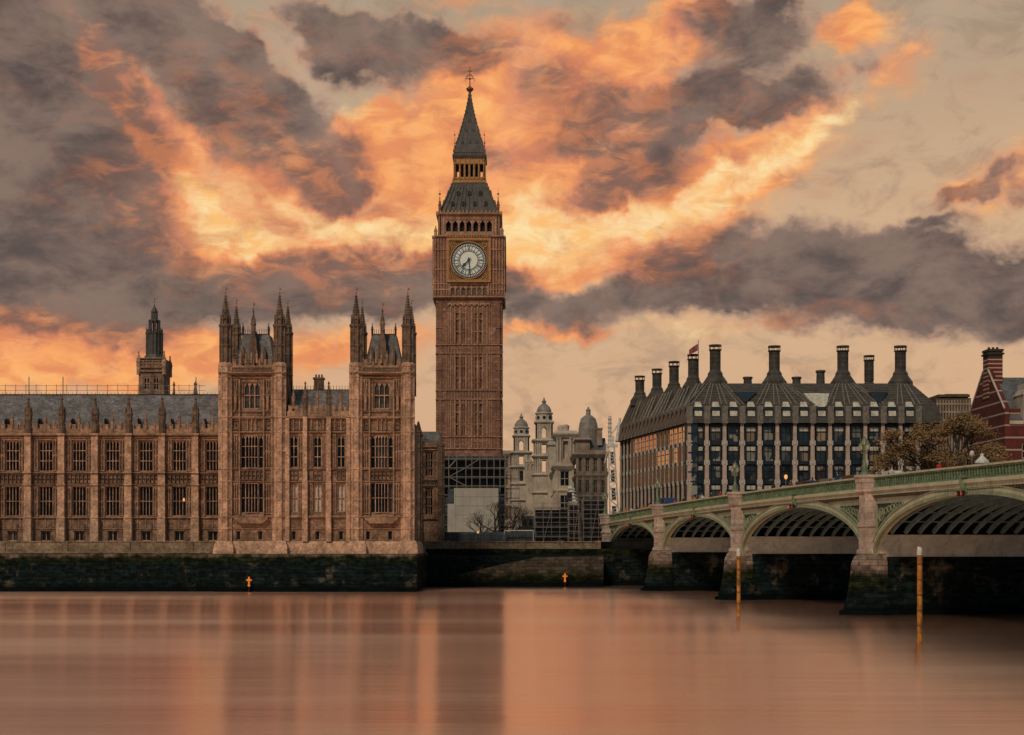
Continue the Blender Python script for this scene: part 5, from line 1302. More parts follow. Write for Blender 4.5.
for k, s in enumerate(pls):
    P0 = LFm @ Vector((s, .5, ZA)); P1 = Vector((28.6+(40.2-28.6)*min(1, s/LL), 353+(308.5-353)*min(1, s/LL), ZR))
    sh = (((k % 4)-1.5)*.9) ; P1 = P1+Vector((.2, -1., 0)).normalized()*(-sh)
    for dx in (-.4, .4): rb.tube(tuple(P0+Vector((.18*dx, -dx, .1))), tuple(P1+Vector((.1*dx, -.5*dx, .15))), .15, n=4)
    Q = LFm @ Vector((s, -.5, 0)); rb.tube((Q.x, Q.y, ZE), (P0.x, P0.y, ZA-.1), .35, n=4)
rb.build('roof_rib', 'bronze_rib', roof, root=ob)
# glazed and dark triangular fields between the fans
for (p0, p1, p2, p3, t_, b_, mm) in ((803, 829, 823, 814, 394.5, 407, 'shelf'), (733, 757, 0, 0, 393, 404, 'black'), (868, 888, 0, 0, 393, 406, 'black')):
    a = MB()
    def pt(p, py):
        f_ = (404-py)/21.; f_ = max(.02, f_); y = YO+.6+7.9*f_; return (sx(p, y), y-.35, sz(py, y)+.25)
    if mm == 'shelf': pts = [pt(814, 407), pt(826, 407), pt(829, 394.5), pt(803, 394.5)]
    else: pts = [pt((p0+p1)/2, b_), pt(p1, t_), pt(p0, t_)]
    n = len(pts); a.add(pts+[(x, y+.3, z-.1) for x, y, z in pts], [tuple(range(n)), tuple(range(2*n-1, n-1, -1))]+[(i, i+n, (i+1) % n+n, (i+1) % n) for i in range(n)]); a.build('roof_glazing' if mm == 'shelf' else 'roof_valley', mm if mm == 'shelf' else 'frame', roof, root=ob)
# flag on the roof
x, y = sx(698.3, 316), 316.; t = thing('flagpole', (x, y, ZR), 'tall flagpole with a reddish flag between the office block chimneys', 'flagpole')
b = MB(); b.tube((x, y, ZR-1), (x, y, sz(340, y)), .14, .06, 6); b.build('pole', 'black', t)
b = MB(); n = 8; fl = []
for i in range(n+1):
    u = i/n; fl.append((x-.1-1.9*u, y+.18*math.sin(u*7), sz(343.5, y)-2.2*u*.6, sz(350.5, y)-1.0*u))
b.add([(p[0], p[1], p[2]) for p in fl]+[(p[0], p[1], p[3]) for p in fl]+[(p[0], p[1]+.03, p[2]) for p in fl]+[(p[0], p[1]+.03, p[3]) for p in fl], [(i, i+n+1, i+n+2, i+1) for i in range(n)]+[(i+2*n+2, i+2*n+3, i+3*n+4, i+3*n+3) for i in range(n)])
b.build('flag', plain('flag_cloth', (.33, .10, .09), .8), t)

# ------------------------------------------------------------------ right: brown block, banded brick building
D = 335.; t = thing('brown_block', (sx(954, D), D, 7.4), 'plain dark brown flat roofed block between the office block and the brick gable', 'building')
b = MB(); b.box(sx(936, D), sx(971, D), D, D+20, 7.4, sz(398, D)); b.box(sx(938, D), sx(969.5, D), D-.3, D+20, sz(397, D), sz(394.5, D)); b.box(sx(948, D), sx(971, D), D+2, D+16, sz(398, D), sz(393, D)); b.build('wall', stone('brown_wall', (.13, .095, .065), .3, .3, .6, damt=.5), t)
b = MB()
for i in range(12): x = sx(937+i*2.9, D); b.box(x-.12, x+.12, D-.35, D+.02, 20, sz(400, D))
for p in (404, 412, 420): b.box(sx(936, D), sx(971, D), D-.2, D, sz(p, D)-.2, sz(p, D)+.2)
b.build('panel_rib', 'treasury_dark', t)
gx, gy0, gy1 = 86.3, 255., 275.; gt = thing('brick_building', (92, 262, 7.4), 'red brick building with white stone bands, steep gable and slate roof at the right edge', 'building')
eg, rg = 31.0, 37.3; ym = (gy0+gy1)/2
GM = Matrix.Translation((gx, gy1, 0)) @ Matrix.Rotation(-PI/2, 4, 'Z')    # gable wall: local x runs from the far corner towards us
Lg = gy1-gy0
b = MB(GM); wz = [(4.2, 5.6, 28.2, 30.0), (9.6, 11.0, 28.2, 30.0), (3.5, 5.1, 20.5, 23.5), (9., 10.6, 20.5, 23.5), (14.2, 15.8, 20.5, 23.5)]
b.wall(0, Lg, 7.4, eg-.0, 0, .8, wz); b.slab([(0, eg), (Lg, eg), (Lg/2+1.3, rg+1.2), (Lg/2-1.3, rg+1.2)], 0, .8); b.M = None
b.box(gx+1.2, gx+40, gy0+1, gy1-1, 7.4, eg-.2)
b.M = None; b.wall(gx+.8, gx+40, 7.4, eg-3, gy0, gy0+.8, [(gx+3+i*5, gx+5.2+i*5, z, z+2.6) for i in range(6) for z in (12, 17, 22)])
b.build('wall', 'redbrick', gt)
for h in wz: 
    o = window(gt, 0, 0, 0, 1.4, 1.8 if h[3] > 29 else 3.0, 2, 1, 0, .14, .4, fm='treasury'); o.matrix_basis = WM[gt.name].inverted() @ GM @ Matrix.Translation(((h[0]+h[1])/2, .2, h[2]))
for i in range(6):
    for z in (12, 17, 22): window(gt, gx+4.1+i*5, gy0+.15, z, 2.2, 2.6, 3, 1, 0, .16, .4, fm='treasury')
b = MB(GM); 
for s_ in (-1, 1):
    p0 = (Lg/2+s_*(Lg/2+.2), eg-.3); p1 = (Lg/2+s_*1.3, rg+1.3); b.tube((p0[0], -.1, p0[1]), (p1[0], -.1, p1[1]), .2, n=4)
b.M = None; b.box(gx+.8, gx+40, gy0-.35, gy0+.8, eg-3, eg-2.4); b.build('coping', 'treasury', gt)
b = MB(); b.add([(gx+.8, gy0-.3, eg-2.4), (gx+40, gy0-.3, eg-2.4), (gx+40, ym, rg), (gx+.8, ym, rg), (gx+40, gy1+.3, eg-2.4), (gx+.8, gy1+.3, eg-2.4)], [(0, 1, 2, 3), (3, 2, 4, 5), (0, 3, 5), (1, 4, 2)]); rf = b.build('roof', 'slate_blue', gt)
x = sx(1024, 258); b = MB(); b.box(x-1.3, x+1.6, gy0-.6, gy0+5, eg-3, eg+2.2); b.slab([(x-1.5, eg+2.2), (x+1.8, eg+2.2), (x+1.0, eg+3.3), (x+.9, eg+4.3), (x-.6, eg+4.3), (x-.7, eg+3.3)], gy0-.6, gy0+4.5); dm = b.build('dormer', 'treasury', rf, root=gt)
b = MB(); b.box(x-.8, x-.1, gy0-.66, gy0-.6, eg-1.6, eg+1.4); b.box(x+.2, x+.9, gy0-.66, gy0-.6, eg-1.6, eg+1.4); b.build('dormer_window', 'glass', dm, root=gt)
b = MB(); b.box(gx-.1, gx+2.5, ym-1.5, ym+1.5, rg-4, 41.9); b.box(gx-.35, gx+2.75, ym-1.75, ym+1.75, 41.3, 41.6); b.box(gx-.25, gx+2.65, ym-1.65, ym+1.65, 41.9, 42.3)
for i in range(3): b.lathe(gx+.5+i*.75, ym, [(.25, 42.3), (.22, 42.8)], 8)
b.build('chimney', 'brickstack', gt)

# ------------------------------------------------------------------ pale stone government offices behind the tower
def classical_tower(name, cx, cy, k, base, label):
    """open belvedere tower: square storeys, arched belfry, oculus drum, little dome"""
    Z = lambda v: base+v*k
    t = thing(name, (cx, cy, 7.4), label, 'tower', group='pale stone belvedere towers')
    hw = 2.55*k
    b = MB(); b.rings([(cx-hw*1.12, cx+hw*1.12, cy-hw*1.12, cy+hw*1.12, 7.4), (cx-hw*1.12, cx+hw*1.12, cy-hw*1.12, cy+hw*1.12, Z(-9.2))])
    for z_ in (-14, -9.2, -4.2, 0): b.rings([(cx-hw*1.15, cx+hw*1.15, cy-hw*1.15, cy+hw*1.15, Z(z_)-.5*k), (cx-hw*1.32, cx+hw*1.32, cy-hw*1.32, cy+hw*1.32, Z(z_)-.1*k), (cx-hw*1.32, cx+hw*1.32, cy-hw*1.32, cy+hw*1.32, Z(z_)+.15*k), (cx-hw, cx+hw, cy-hw, cy+hw, Z(z_)+.45*k)])
    b.build('base', 'treasury', t)
    b = MB()
    for z0, z1, hh in ((Z(-8.9), Z(-4.5), .55), (Z(-3.9), Z(-.3), .62)):
        for Mx in [Matrix.Translation((cx, cy, 0)) @ Matrix.Rotation(j*PI/2, 4, 'Z') for j in range(4)]:
            b.M = Mx; b.wall(-hw, hw, z0, z1, -hw, -hw+.5*k, [(-hh*k, hh*k, z0+(z1-z0)*.12, z1-(z1-z0)*.18)])
            for x in (-2.3, -1.75, -1.2, 1.2, 1.75, 2.3): b.lathe(x*k, -hw-.12*k, [(.2*k, z0), (.17*k, z1-.3*k), (.26*k, z1)], 8)
    b.M = None; b.build('storey', 'treasury', t)
    b = MB()                                          # belfry with an open arch
    for Mx in [Matrix.Translation((cx, cy, 0)) @ Matrix.Rotation(j*PI/2, 4, 'Z') for j in range(4)]:
        b.M = Mx; h2 = hw*.86; z0, z1 = Z(.4), Z(4.6)
        b.wall(-h2, h2, z0, z1, -h2, -h2+.45*k, [(-.62*k, .62*k, z0+.3*k, z1-.8*k)])
        b.slab([(-.62*k, z1-.8*k), (-.62*k, z1-1.5*k), (-.05, z1-.8*k)], -h2+.02, -h2+.4*k); b.slab([(.62*k, z1-.8*k), (.05, z1-.8*k), (.62*k, z1-1.5*k)], -h2+.02, -h2+.4*k)
        for x in (-1.75, -1.1, 1.1, 1.75): b.box((x-.15)*k, (x+.15)*k, -h2-.15*k, -h2, z0, z1)
    b.M = None; b.rings([(cx-hw*.95, cx+hw*.95, cy-hw*.95, cy+hw*.95, Z(4.6)), (cx-hw*1.05, cx+hw*1.05, cy-hw*1.05, cy+hw*1.05, Z(4.85)), (cx-hw*1.05, cx+hw*1.05, cy-hw*1.05, cy+hw*1.05, Z(5.1)), (cx-hw*.8, cx+hw*.8, cy-hw*.8, cy+hw*.8, Z(5.4))])
    b.build('belfry', 'treasury', t)
    b = MB(); b.lathe(cx, cy, [(hw*.86, Z(5.3)), (hw*.86, Z(7.1)), (hw*.98, Z(7.3)), (hw*.98, Z(7.5)), (hw*.8, Z(7.7))], 16); dr = b.build('drum', 'treasury', t)
    b = MB()
    for j in range(8): q_ = -PI/2+j*PI/4; b.M = Matrix.Translation((cx+hw*.84*math.cos(q_), cy+hw*.84*math.sin(q_), Z(6.2))) @ Matrix.Rotation(q_+PI/2, 4, 'Z'); b.loft([[(.45*k*math.cos(-2*PI*i/10), yy, .45*k*math.sin(-2*PI*i/10)) for i in range(10)] for yy in (.15, -.12*k)])
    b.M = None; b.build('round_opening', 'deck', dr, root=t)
    b = MB(); b.lathe(cx, cy, [(hw*.80, Z(7.6)), (hw*.76, Z(8.4)), (hw*.6, Z(9.2)), (hw*.34, Z(9.85)), (hw*.2, Z(10.0)), (hw*.2, Z(10.5)), (hw*.28, Z(10.6)), (hw*.12, Z(11.0)), (.1, Z(11.8))], 16, 0)
    b.build('dome', 'lead', t)
D = 440.; classical_tower('belvedere_tower', sx(544, D), D, 1.12, sz(441, D), 'nearer and taller pale stone tower with a small lead dome, right of the clock tower')
D = 482.; classical_tower('belvedere_tower', sx(521.3, D), D, 1.12, sz(453, D), 'farther pale stone tower with a small lead dome, closest to the clock tower')
def facade_block(name, x0, x1, y0, y1, z1, label, mats, bays_f, bays_s, floors, cat='building', side=-1, wm='glass', wall_m='treasury', cornice=1., zb=7.4, cols=False):
    t = thing(name, ((x0+x1)/2, y0, zb), label, cat)
    b = MB(); b.box(x0+.8, x1-.8, y0+.8, y1, zb, z1-.1)
    fh = (z1-zb-1.5)/floors; hs = []
    if bays_f:
        w_ = (x1-x0)/bays_f; hs = [(x0+(i+.5)*w_-w_*.24, x0+(i+.5)*w_+w_*.24, zb+.9+f_*fh+fh*.18, zb+.9+f_*fh+fh*.8) for i in range(bays_f) for f_ in range(floors)]
    b.wall(x0, x1, zb, z1, y0, y0+.7, hs)
    L = y1-y0; sh = []
    if bays_s:
        Mx = Matrix.Translation((x0, y1, 0)) @ Matrix.Rotation(-PI/2, 4, 'Z'); b.M = Mx; w2 = (L-.8)/bays_s
        sh = [((i+.5)*w2-w2*.22, (i+.5)*w2+w2*.22, zb+.9+f_*fh+fh*.18, zb+.9+f_*fh+fh*.8) for i in range(bays_s) for f_ in range(floors)]
        b.wall(0, L-.75, zb, z1, 0, .7, sh); b.M = None
    b.build('wall', wall_m, t)
    for h in hs: window(t, (h[0]+h[1])/2, y0+.2, h[2], h[1]-h[0], h[3]-h[2], 2, 1, 0, .14, .35, fm=wall_m, pm=wm)
    for h in sh:
        o = window(t, 0, 0, 0, h[1]-h[0], h[3]-h[2], 1, 1, 0, .14, .35, fm=wall_m, pm=wm); o.matrix_basis = WM[t.name].inverted() @ Mx @ Matrix.Translation(((h[0]+h[1])/2, .2, h[2]))
    b = MB()
    for f_ in range(1, floors+1):
        z = zb+.9+f_*fh; e = .9*cornice if f_ == floors else .35
        b.rings([(x0-e*.3, x1+.1, y0-e*.3, y1, z-.5*(2 if f_ == floors else 1)*cornice), (x0-e, x1+.2, y0-e, y1, z-.05), (x0-e, x1+.2, y0-e, y1, z+.18), (x0-e*.2, x1+.1, y0-e*.2, y1, z+.4)])
    b.rings([(x0-.05, x1+.05, y0-.05, y1, z1-.4), (x0-.05, x1+.05, y0-.05, y1, z1+.5)])
    if bays_f:
        for i in range(bays_f+1):
            x = x0+i*(x1-x0)/bays_f; x = min(max(x, x0+.35), x1-.35); b.box(x-.3, x+.3, y0-.25, y0, zb, z1-1)
    if bays_s:
        b.M = Mx
        for i in range(bays_s+1): x = min(i*w2+.35, L-.5); b.box(x-.32, x+.32, -.25, 0, zb, z1-1)
        b.M = None
    b.build('cornice', wall_m, t); return t
# long side facade running back, its end pavilion, and the darker block with a lead dome
ft = facade_block('stone_offices', 11.8, 27, 411, 468, sz(470, 411), 'pale stone office range running back behind the end pavilion under the belvedere towers', None, 0, 11, 3)
ft2 = facade_block('stone_pavilion', sx(555.5, 395), sx(574, 395), 395, 411.4, sz(464, 395), 'pale stone end pavilion with tall columns and a heavy cornice left of the lead dome', None, 1, 2, 3)
b = MB(); D = 396; xx0, xx1 = sx(556.5, D), sx(576, D); b.wall(xx0, xx1, sz(464, D), sz(434, D), D, D+.7, [(sx(563, D), sx(568, D), sz(459, D), sz(441, D))]); b.box(xx0+.1, xx1, D+1, D+11, sz(464, D), sz(434, D))
b.rings([(xx0-.3, xx1+.3, D-.3, D+12, sz(438, D)), (xx0-1.0, xx1+1, D-1, D+12, sz(434.5, D)), (xx0-1.0, xx1+1, D-1, D+12, sz(433, D)), (xx0, xx1, D, D+12, sz(430.5, D))])
for p in (557.5, 560.5, 570.5, 574): b.lathe(sx(p, D), D-.3, [(.38, sz(463, D)), (.33, sz(440, D)), (.5, sz(438, D))], 8)
b.box(sx(560, D), sx(567, D), D+1, D+5, sz(430.5, D), sz(426, D)); b.lathe(sx(562, D), D+2, [(1.2, sz(430, D)), (1.3, sz(426.5, D)), (.8, sz(424.5, D))], 10); b.lathe(sx(566, D), D+2, [(.9, sz(430, D)), (1.1, sz(425.5, D)), (.6, sz(424, D))], 10)
b.build('attic', 'treasury', ft2)
t = facade_block('domed_building', sx(576, 376), sx(607, 376), 376, 395, sz(452, 376), 'sooty stone building with mansard roofs under a round lead dome', None, 4, 0, 4, wall_m='treasury_dark')
D = 377.; b = MB(); b.rings([(sx(590, D), sx(607, D), D+.5, D+13, sz(452, D)), (sx(592, D), sx(606, D), D+3.5, D+11, sz(437, D))]); b.build('roof', 'slate_blue', t)
b = MB(); b.box(sx(576, D), sx(590, D), D+.3, D+12, sz(452, D), sz(440, D)); b.rings([(sx(575.5, D), sx(590.5, D), D-.1, D+12, sz(441, D)), (sx(574.5, D), sx(591.5, D), D-.6, D+12, sz(439.5, D)), (sx(575.5, D), sx(590.5, D), D, D+12, sz(438, D))])
b.box(sx(597.5, D), sx(602.5, D), D+1, D+4, sz(445, D), sz(428, D)); b.box(sx(597, D), sx(603, D), D+.8, D+4.2, sz(429, D), sz(427.5, D)); b.build('gable', 'treasury_dark', t)
cx, cy = sx(588.3, 383), 383.; r = 9.8*383/F; Zc = lambda p: sz(p, 383)
b = MB(); b.lathe(cx, cy, [(r*1.05, Zc(440)), (r*1.05, Zc(433)), (r*1.12, Zc(486)), (r*1.0, Zc(431)), (r*.98, Zc(428)), (r*.90, Zc(423)), (r*.72, Zc(418.5)), (r*.45, Zc(416)), (r*.25, Zc(415)), (r*.22, Zc(411)), (r*.28, Zc(410.5)), (r*.12, Zc(408.5)), (.08, Zc(406.5))], 20, 0)
for i in range(10): q_ = 2*PI*i/10; b.tube((cx+r*math.cos(q_), cy+r*math.sin(q_), Zc(430)), (cx+r*.73*math.cos(q_), cy+r*.73*math.sin(q_), Zc(418.5)), .12, n=4)
b.build('dome', 'lead', t)
facade_block('stone_offices', sx(509, 486), sx(541, 486), 490, 515, sz(470, 490), 'pale many windowed office front between and below the two belvedere towers', None, 8, 0, 5)
for p in (526.5, 530.5, 550.5, 554.5): pinnacle_mb(sx(p, 439), 439, .6, sz(470, 439), sz(448 if p > 540 else 455, 439)).build('roof_urn', 'treasury', ft)
for x0_, x1_, tp_, D_ in ((548, 556, 443, 432), (526, 534, 462, 448)): q = MB(); q.rings([(sx(x0_, D_), sx(x1_, D_), D_, D_+8, 7.4), (sx(x0_, D_), sx(x1_, D_), D_, D_+8, sz(tp_+3, D_)), (sx(x0_-1, D_), sx(x1_+1, D_), D_-.5, D_+8, sz(tp_+2, D_)), (sx(x0_-1, D_), sx(x1_+1, D_), D_-.5, D_+8, sz(tp_+1, D_)), (sx(x0_+1, D_), sx(x1_-1, D_), D_+1, D_+7, sz(tp_-2, D_))]); q.build('attic', 'treasury', ft)
# roofs farther off, filling the gaps at street level
for x0, x1, D, tp, lb in ((500, 514, 480., 452, 'distant low stone block in the gap beside the clock tower'), (441, 452, 360., 500, 'low block glimpsed behind the clock tower scaffold')):
    facade_block('stone_block', sx(x0, D), sx(x1, D), D, D+20, sz(tp, D), lb, None, 3, 0, 5, wall_m='treasury_dark')
# ------------------------------------------------------------------ trees
def limb(a, p, q, r0, r1, n=6):
    m = [(p[i]+q[i])/2+rt.uniform(-.04, .04)*math.dist(p, q) for i in range(3)]
    a.tube(p, m, r0, (r0+r1)/2, n); a.tube(m, q, (r0+r1)/2, r1, n)
def grow(a, p, d_, L, r, depth, ends, spread=.55, up=.12):
    q = tuple(Vector(p)+d_*L); limb(a, p, q, r, r*.62, 6 if depth > 2 else 4)
    if depth == 0: ends.append(q); return
    for k in range(rt.choice((2, 3, 3))):
        v = Vector((rt.uniform(-1, 1), rt.uniform(-1, 1), rt.uniform(-.6, 1)))*spread+d_+Vector((0, 0, up)); v.normalize()
        grow(a, q, v, L*rt.uniform(.62, .86), r*.6, depth-1, ends, spread, up)
def tree(name, x, y, z, h, label, seed, leaves=0, lm='leaf', size=.32, depth=4, spread=.6, group=None, flat=1., bark='bark', blob=1.0):
    global rt
    rt = random.Random(seed); t = thing(name, (x, y, z), label, 'tree', group=group)
    a = MB(); ends = []; r = h*.028
    limb(a, (x, y, z-.3), (x+.1, y, z+h*.26), r*1.35, r, 8)
    for k in range(4 if leaves else 5):
        q = 2*PI*k/4+rt.uniform(-.4, .4); v = Vector((math.cos(q)*spread*flat, math.sin(q)*spread*.7, rt.uniform(.45, .9))); v.normalize()
        grow(a, (x+.1, y, z+h*rt.uniform(.2, .26)), v, h*.23, r*.62, depth-1, ends, spread)
    grow(a, (x+.1, y, z+h*.26), Vector((.05, 0, 1)), h*.22, r*.8, depth-1, ends, spread)
    a.build('trunk', bark, t)
    if leaves:
        c = MB(); per = max(1, leaves//len(ends))
        for e in ends:
            dens = rt.choice((.1, .5, 1., 1.6, 2.2))
            for _ in range(int(per*dens)):
                o = Vector((rt.gauss(0, .5), rt.gauss(0, .5), rt.gauss(0, .38)))*blob; p = Vector(e)+o; s = size*rt.uniform(.5, 1.3)
                u = Vector((rt.gauss(0, 1), rt.gauss(0, 1), rt.gauss(0, 1))).normalized(); w_ = u.orthogonal().normalized()
                c.v += [tuple(p-u*s), tuple(p-w_*s*.5), tuple(p+u*s), tuple(p+w_*s*.5)]; n = len(c.v); c.f.append((n-4, n-3, n-2, n-1))
        c.build('crown', lm, t)
    return t
D = 232.
tree('autumn_tree', sx(949, D), D, 9.5, 18.5, 'larger bushy brown autumn tree before the brick gable', 5, 8000, size=.25, depth=5, flat=1.1)
tree('autumn_tree', sx(918, 240), 240, 9., 15, 'smaller thin crowned brown tree in front of the office pillars', 9, 3800, size=.23, depth=5, flat=1.1)
tree('autumn_tree', sx(976, 226), 226, 9., 13.5, 'low brown tree at the foot of the brick gable', 21, 3800, size=.24, depth=5, flat=1.2)
tree('autumn_tree', sx(1004, 222), 222, 9., 9.0, 'lowest brown tree showing just over the parapet at the right edge', 33, 5000, size=.26, depth=4, flat=1.2)
tree('evergreen_tree', sx(898, 228), 228, 9., 9.5, 'small green tree low behind the parapet beside the largest lamp', 44, 6000, lm='leaf_g', size=.28, depth=4)
tree('bare_tree', sx(494, 262), 262, 7.4, 8.0, 'wide bare tree with fine twigs in front of the white hoarding', 14, 0, depth=6, spread=.95, flat=1.5)
tree('bare_tree', sx(512, 268), 268, 7.4, 7.4, 'smaller bare tree to the right of the white hoarding', 15, 0, depth=6, spread=.85, flat=1.2)
tree('bare_tree', sx(480, 275), 275, 7.4, 6.0, 'slight bare tree directly before the white hoarding', 18, 0, depth=5, spread=.8, flat=1.2)
# ------------------------------------------------------------------ works compounds at the far end of the bridge
def scaffold_box(x0, x1, y, z1, label, net, z0=7.4, dy=4., lifts=2., pitch=1.9, name='scaffold', sheet=.0):
    t = thing(name, ((x0+x1)/2, y, z0), label, 'scaffold')
    a = MB(); n = max(2, int((x1-x0)/pitch)+1)
    for i in range(n+1):
        x = x0+(x1-x0)*i/n
        for yy in (y, y+dy): a.tube((x, yy, z0), (x, yy, z1+rt.uniform(-.4, .7)), .055, n=4)
    z = z0+lifts*.5
    while z < z1+.3:
        for yy in (y-.06, y+dy): a.tube((x0-.3, yy, z), (x1+.3, yy, z), .05, n=4)
        a.tube((x0-.3, y-.06, z+.9), (x1+.3, y-.06, z+.9), .04, n=4); z += lifts
    for i in range(n):
        if i % 3 == 1: x = x0+(x1-x0)*i/n; a.tube((x, y-.1, z0), (x+(x1-x0)/n, y-.1, z1), .045, n=4)
    a.build('pole', 'steel', t)
    a = MB(); z = z0+lifts*.5
    while z < z1: a.box(x0-.2, x1+.2, y, y+1.2, z+.02, z+.12); z += lifts
    a.build('board', 'board', t)
    if net:
        a = MB(); a.box(x0, x1, y+1.3, y+1.36, z0+sheet, z1-.3); a.build('netting', net, t)
        a = MB(); a.box(x0+.1, x1-.1, y+1.5, y+dy-.1, z0, z1-1.); a.build('cabin', 'net_grey', t)
    return t
Sx = lambda p, D: sx(p, D)
scaffold_box(sx(535, 258), sx(568, 258), 258, sz(508, 258), 'wide low dark netted scaffold left of the white tilted boom', 'net_blue', lifts=1.7)
scaffold_box(sx(569, 255), sx(578.5, 255), 255, sz(503, 255), 'narrow upright scaffold tower with brown boards below the tilted boom', 'net_grey', lifts=1.2, pitch=1.2)
scaffold_box(sx(583.5, 256), sx(606, 256), 256, sz(496.5, 256), 'tall blue netted scaffold right beside the bridge abutment', 'net_blue', lifts=1.6)
scaffold_box(sx(503, 300), sx(519, 300), 300, sz(470, 300), 'open pole scaffold in the gap right of the clock tower', None, lifts=2.)
b = MB(); b.box(sx(417, 256), sx(535, 256), 256, 256.3, 7.4, sz(532, 256))
single('site_fence', b, 'net_blue', 'long dark blue site fence at the foot of the clock tower', 'fence')
b = MB(); b.box(sx(504, 255), sx(534, 255), 254.6, 254.8, sz(531, 255), sz(530, 255)); b.box(sx(504, 255), sx(504.5, 255), 254.6, 254.8, 7.4, sz(530, 255)); b.box(sx(533, 255), sx(533.5, 255), 254.6, 254.8, 7.4, sz(530, 255))
single('site_rail', b, 'white', 'thin white rail before the blue site fence left of the wide scaffold', 'rail')
t = thing('site_cabin', (sx(527, 270), 270, 7.4), 'dark stacked site cabins between the bare trees and the wide netted scaffold', 'cabin')
b = MB(); b.box(sx(521, 270), sx(535, 270), 270, 276, 7.4, sz(527, 270)); b.box(sx(522, 270), sx(535, 270), 270.2, 276, sz(526.8, 270), sz(516, 270)); b.build('wall', 'net_grey', t)
b = MB(); b.box(sx(523, 270), sx(526, 270), 269.9, 270.1, sz(524, 270), sz(519, 270)); b.box(sx(529, 270), sx(532, 270), 269.9, 270.1, sz(524, 270), sz(519, 270)); b.build('window', 'glass', t)
t = thing('site_lamp', (sx(478, 254), 254, 7.4), 'small glowing lamp low in front of the white hoarding', 'lamp')
x = sx(478, 254); b = MB(); b.tube((x, 254, 7.4), (x, 254, sz(533.5, 254)), .05, n=5); b.build('post', 'black', t)
b = MB(); b.lathe(x, 254, [(.05, sz(533.5, 254)), (.22, sz(532.8, 254)), (.22, sz(531.8, 254)), (.05, sz(531, 254))], 8); b.build('bulb', 'warmlamp', t)
# white latticed mast lift beside the bridge end
D = 262.; Lx = lambda p: sx(p, D); Lz = lambda p: sz(p, D)
t = thing('mast_lift', (Lx(613), D, 9.5), 'tall white lattice mast lift with two horn like arms at the far bridge end', 'lift')
b = MB()
for y in (D-.7, D+.7):
    for s_ in (-1, 1): b.tube((Lx(615)+s_*.85, y, 9.5), (Lx(611.5)+s_*.5, y, Lz(446)), .13, n=4)
n = 14
for k in range(n):
    f0, f1 = k/n, (k+1)/n
    def P_(f_, s_, y): return (Lx(615)+(Lx(611.5)-Lx(615))*f_+s_*(.85-.35*f_), y, 9.5+(Lz(446)-9.5)*f_)
    for y in (D-.7, D+.7): b.tube(P_(f0, -1, y), P_(f0, 1, y), .09, n=4); b.tube(P_(f0, -1 if k % 2 else 1, y), P_(f1, 1 if k % 2 else -1, y), .07, n=4)
b.build('mast', 'white', t)
for k in range(2, n, 3):
    b = MB(); f0, f1 = k/n, (k+2)/n; a0 = P_(f0, -.55, D-.45); a1 = P_(f0, .55, D-.45); c0 = P_(f1, -.5, D-.45); c1 = P_(f1, .5, D-.45)
    b.add([a0, a1, c1, c0]+[(q[0], q[1]+.3, q[2]) for q in (a0, a1, c1, c0)], [(0, 1, 2, 3), (7, 6, 5, 4), (0, 4, 5, 1), (1, 5, 6, 2), (2, 6, 7, 3), (3, 7, 4, 0)]); b.build('panel', 'net_grey', t)
b = MB(); b.box(Lx(607), Lx(617.5), D-.8, D+.8, Lz(447), Lz(444)); b.box(Lx(606), Lx(608.5), D-.6, D+.6, Lz(452), Lz(444)); b.box(Lx(611), Lx(614), D-.6, D+.6, Lz(444), Lz(436))
b.tube((Lx(610), D, Lz(444)), (Lx(609.8), D, Lz(416)), .32, .28, 6); b.tube((Lx(617), D, Lz(441)), (Lx(620), D, Lz(418)), .30, .2, 6); b.tube((Lx(612), D, Lz(434)), (Lx(619), D, Lz(423)), .16, n=4); b.tube((Lx(607), D, Lz(452)), (Lx(604.5), D, Lz(463)), .12, n=4)
for k in range(6): z = Lz(440)+k*.75; b.box(Lx(609.9)-.4, Lx(609.9)+.4, D-.4, D+.4, z, z+.12)
b.build('arm', 'white', t)
b = MB(); b.box(Lx(607), Lx(620), D-1.2, D+1.2, 9.4, Lz(519)); b.box(Lx(608), Lx(613), D-1.4, D-1.2, Lz(523), Lz(518)); b.build('base', 'yellow', t)
D = 266.; t = thing('boom_lift', (sx(573, D), D, 7.4), 'short white tilted boom rising above the narrow scaffold tower', 'lift')
b = MB(); p0 = Vector((sx(575, D), D, sz(505, D))); p1 = Vector((sx(569.5, D), D, sz(485.5, D)))
b.tube(tuple(p0), tuple(p1), .62, .45, 4); b.tube(tuple(p0), (p0.x, D, 7.4), .3, n=6)
for k in range(6): q = p0.lerp(p1, k/6); b.box(q.x-.75, q.x+.75, D-.6, D+.6, q.z, q.z+.1)
b.build('boom', 'white', t)
b = MB(); b.box(sx(567, D), sx(571.5, D), D-.7, D+.7, sz(501, D), sz(493, D)); b.build('basket', 'black', t)

